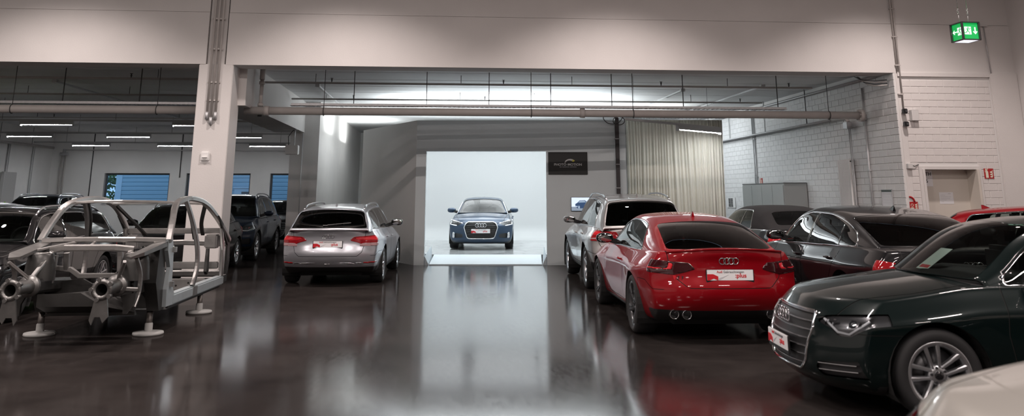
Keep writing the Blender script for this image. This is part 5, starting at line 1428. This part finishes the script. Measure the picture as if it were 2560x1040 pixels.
# left corner pipes
t = empty('wall_pipe', (XL + .1, 0, 0), 0, 'pipe along the far left wall under the ceiling', 'pipe')
MB().cyl((0, 26, 3.5), (0, 36.9, 3.5), .05, 10).build('pipe', R_['pipe'], t)
for y in (30, 32.5, 35): MB().cyl((0, y, 3.5), (0, y, ZC), .008, 6).build('hanger_rod', R_['dark'], t)
t = empty('wall_pipe', (-15.75, YBK - .12, 0), 0, 'vertical twin pipe in the rear left corner', 'pipe')
for dx in (0, .14): MB().cyl((dx, 0, 1.2), (dx, 0, 3.3), .035, 10).build('pipe', R_['pipe'], t)
MB().cyl((-.08, 0, 3.25), (.22, 0, 3.25), .07, 12).build('manifold', R_['galv'], t); MB().cyl((.07, 0, 3.2), (.07, 0, 3.45), .06, 12).build('valve', R_['galv'], t)
t = empty('wall_pipe', (0, YBK - .1, 3.42), 0, 'thin pipe along the rear wall above the windows', 'pipe'); MB().cyl((-15.7, 0, 0), (-4.6, 0, 0), .025, 10).build('pipe', R_['white'], t)
for x, z0, lb in ((-14.55, .9, 'dark cable down the rear wall left of the wide window'), (-10.95, 2.3, 'short dark cable down the rear wall right of the wide window')):
    t = empty('wall_cable', (x, YBK - .02, 0), 0, lb, 'cable'); MB().cyl((0, 0, z0), (0, 0, 4.1), .022, 6).build('cable', R_['dark'], t)
for y, z0, lb in ((33.35, .3, 'thin pipe pair feeding the far left radiator'), (35.3, .3, 'thin grey conduit on the far left wall near the corner')):
    t = empty('wall_conduit', (XL + .03, y, 0), 0, lb, 'conduit'); MB().cyl((0, 0, z0), (0, 0, 3.5), .02, 8).build('conduit', R_['galv'], t); MB().cyl((0, .14, z0), (0, .14, 3.5), .012, 8).build('conduit', R_['galv'], t)
# ---------------------------------------------------------------- curtain
def curtain():
    x0, x1, y, z0, z1 = 4.66, 7.16, 21.3, .03, 3.47; n = 300; rows = 9; rnd = random.Random(5)
    ph = 0; vs = []; prof = []
    for i in range(n + 1):
        ph += .46 + .34 * rnd.random() * (1 + .6 * math.sin(i * .07)); prof.append(math.sin(ph) * (.034 + .014 * math.sin(i * .31)) + .02 * math.sin(i * .19))
    for j in range(rows + 1):
        t = j / rows; amp = .55 + .6 * t
        for i in range(n + 1):
            u = i / n; vs.append((x0 + (x1 - x0) * u + .02 * math.sin(9 * u + 2.5 * t), y + prof[i] * amp + .04 * math.sin(5 * u + t), z1 + (z0 - z1) * t))
    fs = [(j * (n + 1) + i, j * (n + 1) + i + 1, (j + 1) * (n + 1) + i + 1, (j + 1) * (n + 1) + i) for j in range(rows) for i in range(n)]
    t = empty('curtain', (0, 0, 0), 0, 'tall cream pleated curtain right of the photo booth', 'curtain')
    mb = MB(); mb.add(vs, fs, True); o = mb.build('cloth', R_['curtain'], t)
    md = o.modifiers.new('thickness', 'SOLIDIFY'); md.thickness = .004
    MB().cyl((x0 - .1, y, z1 + .06), (x1 + .1, y, z1 + .06), .018, 10).build('curtain_rail', R_['galv'], t)
    for i in range(26): x = x0 + .05 + i * .096; MB().tube([(x, y + .025 * math.cos(a), z1 + .05 + .025 * math.sin(a)) for a in np.linspace(0, 2 * PI, 11)[:-1]], .004, 4, closed=True).build('curtain_ring', R_['galv'], t)
curtain()
# ---------------------------------------------------------------- booth fittings
def on_booth(r, z, off=0.0): p = bw(r, 20.55 - off); return (p[0], p[1], z)
t = empty('duct_pole', on_booth(2.53, 0, .075), -YAW, 'dark vertical duct on the booth front beside the curtain', 'duct')
MB().cbox(-.045, .045, -.045, .045, 0, 3.42, .008).build('duct', mat('duct_dark', (.035, .03, .033), .5), t)
for z in (1.75, 2.3, 2.9): MB().box(-.06, .06, -.05, .06, z, z + .018).build('duct_clip', R_['lum'], t)
b = MB(); b.tube([(-.1 + .22 * math.cos(a) * (1 + .1 * math.sin(3 * a)), -.05, 3.38 + .12 * math.sin(a)) for a in np.linspace(0, 2 * PI, 25)[:-1]], .01, 6, closed=True); b.build('cable_loop', R_['dark'], t)
b = MB(); b.tube([(.05 + .14 * math.cos(a), -.04, 3.34 + .1 * math.sin(a)) for a in np.linspace(0, 2 * PI, 21)[:-1]], .01, 6, closed=True); b.build('cable_loop', R_['dark'], t)
t = empty('company_sign', on_booth(1.34, 2.335, .03), -YAW, 'black sign lettered PHOTO MOTION beside the booth opening', 'sign')
MB().cbox(-.47, .47, 0, .028, -.265, .265, .004).build('panel', mat('sign_black', (.006, .006, .006), .55), t)
sw = mat('sign_white', (.62, .62, .62), .5); sy_ = mat('sign_yellow', (.55, .50, .05), .5)
def word(s, x, z, size, width):
    me, w = text_mesh(s, size, .001, .002); o = link_mesh('lettering', me, sw, t); o.location = (x, -.001, z); o.scale = (width / w, 1, 1)
word('PHOTO', -.335, -.055, .075, .295); word('·', -.028, -.055, .075, .014); word('MOTION', -.005, -.055, .075, .335)
for x0_, w_ in ((-.2, .05), (-.135, .17), (.05, .155)): MB().box(x0_, x0_ + w_, -.0015, 0, -.093, -.083).build('small_print', M['plate_grey'], t)
for k in range(8):
    a = PI - .25 - k * .30; rx = .012 + .0028 * k
    b = MB(); cx, cz = .045 + .115 * math.cos(a), -.0 + .085 * math.sin(a)
    b.prism([(cx + (rx + .004) * math.cos(q), cz + rx * .75 * math.sin(q)) for q in np.linspace(0, 2 * PI, 13)[:-1]], -.002, .0, 'y'); b.build('arc_dot', sy_ if k == 7 else sw, t)
# two screens, the left one showing a blue car
scr = mat('screen_glow', (.1, .1, .1), .3, emit=(.72, .82, .97), estr=1.1); scb = mat('screen_blue', (.02, .02, .02), .3, emit=(.03, .07, .16), estr=1.0); scd = mat('screen_floor', (.02, .02, .02), .3, emit=(.33, .40, .50), estr=.8)
scw = mat('screen_window', (.02, .02, .02), .3, emit=(.35, .45, .58), estr=1.0)
for k, r in enumerate((1.655, 2.17)):
    t = empty('wall_screen', on_booth(r, 1.385, .05), -YAW, ['left wall screen showing a blue car', 'right wall screen mostly hidden by the silver SUV roof'][k], 'screen')
    MB().cbox(-.255, .255, 0, .05, -.16, .16, .006).build('bezel', M['black_plastic'], t)
    MB().box(-.247, .247, -.003, .0, -.152, .152).build('picture', scr, t)
    MB().box(-.247, .247, -.004, -.003, -.152, -.06).build('picture_floor', scd, t)
    MB().prism([(-.15, -.06), (-.16, .0), (-.11, .03), (-.05, .085), (.07, .09), (.14, .04), (.17, .03), (.175, -.05), (.13, -.09), (-.1, -.1)], -.005, -.004, 'y').build('picture_car', scb, t)
    MB().prism([(-.09, .035), (-.045, .075), (.06, .08), (.1, .042)], -.006, -.005, 'y').build('picture_windows', scw, t)
    for x in (-.07, .12): MB().prism([(x + .032 * math.cos(q) * .7, -.07 + .036 * math.sin(q)) for q in np.linspace(0, 2 * PI, 13)[:-1]], -.0065, -.005, 'y').build('picture_wheel', scw, t)
    MB().box(-.15, -.105, -.0065, -.005, -.06, -.045).build('picture_plate', scr, t)
# ---------------------------------------------------------------- hanging exit cube
gm_ = mat('exit_green', (.02, .30, .08), .4, emit=(.0, .40, .075), estr=.8); wm_ = mat('exit_white', (.8, .85, .82), .4, emit=(.8, 1, .9), estr=.8)
t = empty('exit_sign', (7.335, 11.1, 3.70), math.radians(2), 'hanging green cube exit sign with white arrows', 'sign')
a_ = .125
MB().box(-a_ + .012, a_ - .012, -a_ + .012, a_ - .012, .012, .248).build('core', gm_, t)
f = MB()
for sx in (-1, 1):
    for sy in (-1, 1): f.box(sx * a_ - .012, sx * a_ + .012, sy * a_ - .012, sy * a_ + .012, 0, .26)
for z in (0, .245):
    for s in (-1, 1): f.box(-a_, a_, s * a_ - .012, s * a_ + .012, z, z + .015); f.box(s * a_ - .012, s * a_ + .012, -a_, a_, z, z + .015)
f.build('frame', M['dark_metal'], t)
MB().box(-a_ + .012, a_ - .012, -a_ + .012, a_ - .012, .002, .012).build('downlight', mat('exit_downlight', (.9, .92, 1), .4, emit=(.85, .88, 1), estr=1.1), t)
def arrow(x, z, s, d):
    base = [(-.008, .05), (.008, .05), (.008, -.022), (.026, -.004), (.032, -.016), (0, -.052), (-.032, -.016), (-.026, -.004), (-.008, -.022)]
    if d == 'left': base = [(q, p) for p, q in base][::-1]
    return [(x + p * s, z + q * s) for p, q in base]
def man(cx, cz, s):
    m = MB(); m.box(cx - .05 * s, cx + .05 * s, -.003, 0, cz - .055 * s, cz + .055 * s); return m
for rz, d, ax, mx in ((0, 'down', .07, -.04), (-PI / 2, 'left', -.055, .052)):
    fce = empty('exit_face', (0, 0, 0)); fce.parent = t; fce.rotation_euler = (0, 0, rz)
    man(mx, .135, 1).build('pictogram_door', wm_, fce).location = (0, -a_ + .010, 0)
    b = MB(); b.prism(arrow(ax, .135, 1.0, d), -.003, 0, 'y'); b.build('arrow', wm_, fce).location = (0, -a_ + .010, 0)
    b = MB()
    for q0, q1, w in (((.0, .03), (-.005, .0), .016), ((-.005, .0), (.02, -.025), .01), ((.02, -.025), (.022, -.05), .008), ((-.005, .0), (-.03, -.03), .01), ((-.03, -.03), (-.055, -.03), .008), ((0, .028), (.03, .02), .008), ((.03, .02), (.042, .035), .007), ((0, .028), (-.028, .018), .008)):
        b.bar((mx + q0[0], -.0035, .135 + q0[1]), (mx + q1[0], -.0035, .135 + q1[1]), .003, w, (0, 0, 1)) if abs(q0[0] - q1[0]) > .002 else b.box(mx + q0[0] - w / 2, mx + q0[0] + w / 2, -.0045, -.0025, .135 + min(q0[1], q1[1]), .135 + max(q0[1], q1[1]))
    b.prism([(mx + .006 + .009 * math.cos(a), .135 + .043 + .009 * math.sin(a)) for a in np.linspace(0, 2 * PI, 11)[:-1]], -.0045, -.0025, 'y')
    b.build('running_figure', gm_, fce).location = (0, -a_ + .010, 0)
for s in (-1, 1):
    MB().tube([(s * .03 + (-.03 if s < 0 else .03), 0, .26), (s * .07, 0, .34), (s * .07, 0, .4)], .004, 5).build('hanger_wire', M['satin'], t)
    for k in range(3): MB().tube([(s * .07 + .012 * math.cos(a) * (k % 2), .012 * math.cos(a) * ((k + 1) % 2), .41 + .03 * k + .02 * math.sin(a)) for a in np.linspace(0, 2 * PI, 11)[:-1]], .003, 4, closed=True).build('chain_link', M['satin'], t)
    MB().cyl((s * .07, 0, .48), (s * .07, 0, ZH - 3.70), .003, 5).build('hanger_cable', M['satin'], t)
# ---------------------------------------------------------------- bare aluminium car frame on four stands
ALU = mat('cast_aluminium', (.46, .45, .44), .36, .9, noise=.22, nscale=7, bump=.1, bscale=60)
ALU2 = mat('extruded_aluminium', (.72, .705, .69), .28, .95, noise=.12, nscale=9)  # lit look of the top arches and header put into a lighter colour
ALUD = mat('dark_aluminium', (.075, .074, .072), .42, .75, noise=.3, nscale=6)  # dark castings, colour lowered further to put shade into the lower frame
ALUM = mat('mid_aluminium', (.24, .236, .23), .38, .85, noise=.25, nscale=7)
ALUB = mat('film_aluminium', (.50, .56, .585), .4, .5, noise=.1, nscale=6)
fr = empty('car_frame', (-3.99, 12.0, 0), DN, 'bare aluminium space frame of a small car on four stands', 'car frame')
def strip(pts, w, t, up=(0, 0, 1)):
    """bent flat bar through points; w across, t thick"""
    mb = MB()
    pts = [Vector(p) for p in pts]; vs = []
    for i, p in enumerate(pts):
        d = (pts[min(i + 1, len(pts) - 1)] - pts[max(i - 1, 0)]).normalized(); u = Vector(up); r = d.cross(u)
        if r.length < .05: r = d.cross(Vector((1, 0, 0)))
        r.normalize(); u2 = r.cross(d)
        ww = w[i] if isinstance(w, (list, tuple)) else w; tt = t[i] if isinstance(t, (list, tuple)) else t
        for a, c in ((-1, -.6), (-.7, -1), (.7, -1), (1, -.6), (1, .6), (.7, 1), (-.7, 1), (-1, .6)): vs.append(p + r * a * ww / 2 + u2 * c * tt / 2)
    n = 8; m = len(pts)
    fs = [(i * n + k, i * n + (k + 1) % n, (i + 1) * n + (k + 1) % n, (i + 1) * n + k) for i in range(m - 1) for k in range(n)]
    mb.add(vs, fs); mb.add(vs[:n], [tuple(range(n))]); mb.add(vs[-n:], [tuple(range(n))]); return mb
def cr_pts(pts, k=5):
    P = [Vector(p) for p in pts]; out = []
    for i in range(len(P) - 1):
        a, b, c, d = P[max(i - 1, 0)], P[i], P[i + 1], P[min(i + 2, len(P) - 1)]
        for j in range(k):
            t = j / k; out.append(.5 * ((2 * b) + (c - a) * t + (2 * a - 5 * b + 4 * c - d) * t * t + (3 * b - a - 3 * c + d) * t**3))
    return out + [P[-1]]
for s in (1, -1):
    def Q(x, y, z): return (x, s * y, z)
    # A-pillar and roof rail in one arch
    arch = cr_pts([Q(1.20, .74, 1.06), Q(1.02, .71, 1.27), Q(.80, .665, 1.455), Q(.45, .635, 1.53), Q(-.1, .63, 1.545), Q(-.7, .645, 1.47), Q(-1.2, .68, 1.28), Q(-1.62, .715, 1.06), Q(-1.86, .73, .92)])
    n = len(arch)
    strip(arch, [.075 if i < n * .45 else .06 for i in range(n)], [.07] * n).build('roof_arch', ALU2, fr)
    # quarter skin behind
    q = [(-1.15, 1.30), (-1.62, 1.10), (-1.93, .88), (-1.98, .60), (-1.9, .42), (-1.78, .42), (-1.80, .85), (-1.55, 1.02)]
    MB().prism(q, s * .70, s * .73, 'y').build('quarter_panel', ALUD, fr)
    # hinge pillar
    MB().prism([(1.22, 1.08), (1.05, 1.10), (.97, .9), (.93, .55), (.80, .42), (.80, .30), (1.10, .30), (1.12, .5), (1.06, .75), (1.20, .95)], s * .70, s * .745, 'y').build('hinge_pillar', ALUB, fr)
    for z in (.92, .52): MB().cbox(.98, 1.04, s * .74, s * .79, z, z + .06, .008) if 0 else MB().box(.97, 1.03, min(s * .74, s * .785), max(s * .74, s * .785), z, z + .06).build('door_hinge', ALU, fr)
    MB().prism([(1.16, 1.0), (1.36, .98), (1.40, .6), (1.2, .27), (1.02, .27), (1.08, .6)], s * .56, s * .70, 'y').build('footwell_panel', ALUD, fr)
    # sill
    sl = MB().cbox(-1.62, .86, min(s * .63, s * .75), max(s * .63, s * .75), .29, .42, .018).build('sill', ALUB, fr)
    MB().box(-.20, .0, min(s * .748, s * .754), max(s * .748, s * .754), .30, .415).build('sill_patch', ALU, sl)
    MB().prism([(.92, .25), (.80, .30), (-1.55, .30), (-1.62, .25)], s * .58, s * .70, 'y').build('lower_flange', ALUD, sl)
    # B-pillar
    bp = cr_pts([Q(.30, .645, 1.53), Q(.12, .665, 1.36), Q(-.06, .70, 1.10), Q(-.16, .725, .85), Q(-.16, .73, .62), Q(-.06, .715, .42)])
    strip(bp, [.05 + .05 * (i / len(bp)) for i in range(len(bp))], .05, (0, 1, 0)).build('b_pillar', ALU, fr)
    strip(cr_pts([Q(.22, .62, 1.50), Q(.02, .645, 1.30), Q(-.1, .68, 1.02)]), .03, .03, (0, 1, 0)).build('b_pillar_inner', ALUD, fr)
    # C-pillar and rear casting
    strip([Q(-1.45, .70, 1.12), Q(-1.56, .715, .8), Q(-1.56, .72, .42)], [.10, .09, .10], .045, (0, 1, 0)).build('c_pillar', ALU2, fr)
    MB().cbox(-1.62, -1.38, min(s * .48, s * .66), max(s * .48, s * .66), .82, 1.02, .02).build('rear_casting', ALU, fr)
    MB().prism([(-1.36, .82), (-1.42, .82), (-1.46, .5), (-1.40, .45), (-1.32, .5)], s * .52, s * .56, 'y').build('rear_strut', ALUD, fr)
    strip(cr_pts([Q(-.75, .62, 1.46), Q(-1.15, .48, 1.2), Q(-1.5, .42, 1.02)]), .055, .035).build('rear_brace', ALUD, fr)
    # front rail with round mount
    strip([Q(.95, .50, .56), Q(1.5, .48, .60), Q(2.0, .46, .63)], .13, .15).build('front_rail', ALUD, fr)
    e = MB(); e.cyl(Q(1.98, .46, .63), Q(2.38, .46, .63), .075, 20, cap=False); e.cyl(Q(2.36, .46, .63), Q(2.0, .46, .63), .062, 20, cap=False); e.build('crash_tube', ALUM, fr)
    b = MB(); b.lathe([(.062, 2.36), (.105, 2.36), (.105, 2.40), (.062, 2.40), (.062, 2.36)], 20, 'x', (0, s * .46, .63)); fl = b.build('mount_flange', ALUM, fr)
    for a in range(5): MB().cyl((2.35, s * .46 + .105 * math.cos(a * 1.257 + .6), .63 + .105 * math.sin(a * 1.257 + .6)), (2.41, s * .46 + .105 * math.cos(a * 1.257 + .6), .63 + .105 * math.sin(a * 1.257 + .6)), .022, 10).build('flange_lug', ALUM, fl)
    MB().prism([(s * .40, .55), (s * .52, .55), (s * .55, .36), (s * .50, .30), (s * .47, .36), (s * .41, .36), (s * .385, .28), (s * .36, .33)], 2.36, 2.385, 'x').build('mount_plate', ALUM, fr)
    MB().lathe([(.02, 1.95), (.115, 1.95), (.115, 2.0), (.02, 2.0)], 18, 'x', (0, s * .46, .63)).build('rail_collar', ALUM, fr)
    # upper fender beam, strut tower
    MB().add([Q(1.2, .74, 1.06), Q(1.2, .60, 1.05), Q(2.05, .56, .945), Q(2.14, .64, .94), Q(1.95, .72, .98), Q(1.2, .74, 1.0), Q(1.2, .60, .99), Q(2.05, .56, .92), Q(2.14, .64, .915), Q(1.95, .72, .94)], [(0, 1, 2, 3, 4), (9, 8, 7, 6, 5), (0, 5, 6, 1), (1, 6, 7, 2), (2, 7, 8, 3), (3, 8, 9, 4), (4, 9, 5, 0)]).build('fender_beam', ALUM, fr)
    tw = MB(); tw.lathe([(.055, .955), (.10, .955), (.125, .94), (.15, .85), (.165, .66)], 20, 'z', (1.62, s * .52, 0)); tw.build('strut_tower', ALUD, fr)
    MB().lathe([(.05, .962), (.085, .962), (.085, .95), (.05, .95)], 18, 'z', (1.62, s * .52, 0)).build('tower_ring', ALU, fr)
    MB().prism([(1.25, .95), (1.55, .9), (1.75, .62), (1.7, .5), (1.2, .5)], s * .545, s * .565, 'y').build('wheelhouse_panel', ALUD, fr)
    strip([Q(1.56, .43, .97), Q(1.95, .46, .71)], .045, .035).build('tower_brace', ALU2, fr)
    strip([Q(2.2, .60, .90), Q(1.98, .47, .71)], .035, .03).build('front_brace', ALU, fr)
    strip(cr_pts([Q(2.02, .66, .92), Q(1.88, .67, .75), Q(1.84, .66, .55), Q(1.9, .64, .40)]), .03, .045, (0, 1, 0)).build('wheelhouse_hoop', ALU, fr)
    strip([Q(2.0, .50, .60), Q(1.9, .66, .58)], .04, .045).build('outrigger', ALUM, fr)
    MB().prism([(s * .50, .52), (s * .66, .55), (s * .66, .44), (s * .58, .33), (s * .54, .33), (s * .54, .44)], 1.9, 1.94, 'x').build('outrigger_plate', ALUD, fr)
# windscreen header and cowl tubes
strip([(.60, -.62, 1.50), (.70, -.35, 1.515), (.73, 0, 1.52), (.70, .35, 1.515), (.60, .62, 1.50)], .07, .035).build('windscreen_header', ALU2, fr)
strip([(1.20, -.70, 1.07), (1.34, -.4, 1.085), (1.38, 0, 1.09), (1.34, .4, 1.085), (1.20, .70, 1.07)], .06, .06).build('cowl_tube', ALU2, fr)
strip([(1.55, -.46, .985), (1.62, -.28, 1.01), (1.62, .28, 1.01), (1.55, .46, .985)], .035, .075).build('cowl_crossmember', ALU, fr)
strip([(1.36, -.05, 1.05), (1.60, -.02, 1.02)], .03, .03).build('cowl_strut', ALU, fr)
strip([(1.35, -.25, 1.06), (1.62, -.62, .98)], .03, .03).build('cowl_strut', ALU, fr)
# firewall with opening
for pts, nm in (([(1.5, -.30, .95), (1.45, -.30, .76)], 'firewall_post'), ([(1.45, .28, .95), (1.45, .30, .70)], 'firewall_post'), ([(1.45, -.45, .78), (1.45, -.25, .76), (1.45, -.15, .69), (1.45, .25, .69), (1.45, .35, .76)], 'firewall_rail'), ([(1.48, .42, .95), (1.5, .42, .62)], 'firewall_post'), ([(1.5, -.42, .92), (1.5, -.44, .62)], 'firewall_post')): strip(pts, .06, .05, (1, 0, 0)).build(nm, ALU, fr)
MB().prism([(-.6, .30), (.6, .30), (.6, .52), (.42, .60), (.2, .62), (.12, .56), (-.05, .56), (-.2, .64), (-.6, .60)], 1.18, 1.22, 'x').build('firewall_panel', ALUD, fr)
MB().prism([(-.45, .27), (.55, .27), (.5, .42), (.2, .5), (-.2, .48)], 1.5, 1.56, 'x').build('lower_bulkhead', ALUD, fr)
MB().add([(1.55, -.42, .30), (1.55, .55, .30), (2.0, .35, .42), (2.0, -.35, .42), (1.55, -.42, .50), (1.55, .2, .55), (2.0, .1, .56), (2.0, -.35, .55)], [(0, 1, 2, 3), (4, 7, 6, 5), (0, 4, 5, 1), (1, 5, 6, 2), (2, 6, 7, 3), (3, 7, 4, 0)]).build('front_subframe', ALUD, fr)
# floor and cross members
MB().box(-1.6, 1.2, -.62, .62, .27, .285).build('floor_pan', ALUD, fr)
MB().prism([(-.14, .285), (.14, .285), (.10, .44), (-.10, .44)], -1.0, 1.2, 'x').build('tunnel', ALUD, fr)
cm = MB().cbox(-1.05, -.95, -.63, .63, .285, .43, .01).build('seat_crossmember', ALU2, fr)
for y in (-.5, -.32, .1, .25, .42, .55): MB().cyl((-.952, y, .36 + .02 * math.sin(y * 20)), (-.945, y, .36 + .02 * math.sin(y * 20)), .014, 10).build('hole', M['black'], cm)
MB().cbox(.1, .18, -.63, .63, .285, .38, .01).build('front_crossmember', ALU, fr)
MB().cbox(-1.62, -1.52, -.66, .66, .52, .62, .012).build('rear_crossmember', ALU, fr)
MB().cbox(-1.58, -1.50, -.68, .68, 1.03, 1.11, .01).build('parcel_crossbar', ALU, fr)
strip([(-1.95, -.68, .86), (-2.0, 0, .88), (-1.95, .68, .86)], .05, .08).build('rear_sill_bar', ALU, fr)
strip([(-.62, -.62, 1.475), (-.62, 0, 1.50), (-.62, .62, 1.475)], .06, .03).build('roof_bow', ALU2, fr)
strip([(-1.95, -.62, .42), (-1.98, 0, .42), (-1.95, .62, .42)], .05, .10).build('rear_bumper_beam', ALU, fr)
# stands
std = mat('stand_steel', (.17, .155, .145), .45, .7, noise=.2, nscale=8); bas = mat('stand_base_grey', (.42, .42, .41), .6, noise=.15, nscale=6)
for x, y, zt, lb in ((-4.66, 10.92, .262, 'round-based stand under the front left of the car frame'), (-3.41, 10.87, .262, 'round-based stand under the front right of the car frame'), (-3.33, 12.72, .246, 'round-based stand under the rear right sill of the car frame'), (-4.64, 12.85, .246, 'round-based stand behind under the rear left sill')):
    t = empty('frame_stand', (x, y, 0), 0, lb, 'stand', 'stands under the car frame')
    b = MB(); b.lathe([(0, 0), (.17, 0), (.175, .012), (.17, .03), (.05, .04), (0, .04)], 28, 'z'); b.build('base', bas, t)
    b = MB(); b.lathe([(.045, .03), (.045, .12), (.03, .14)], 16, 'z'); b.build('collar', bas, t)
    b = MB(); b.cyl((0, 0, .04), (0, 0, zt), .036, 16); b.build('post', std, t)
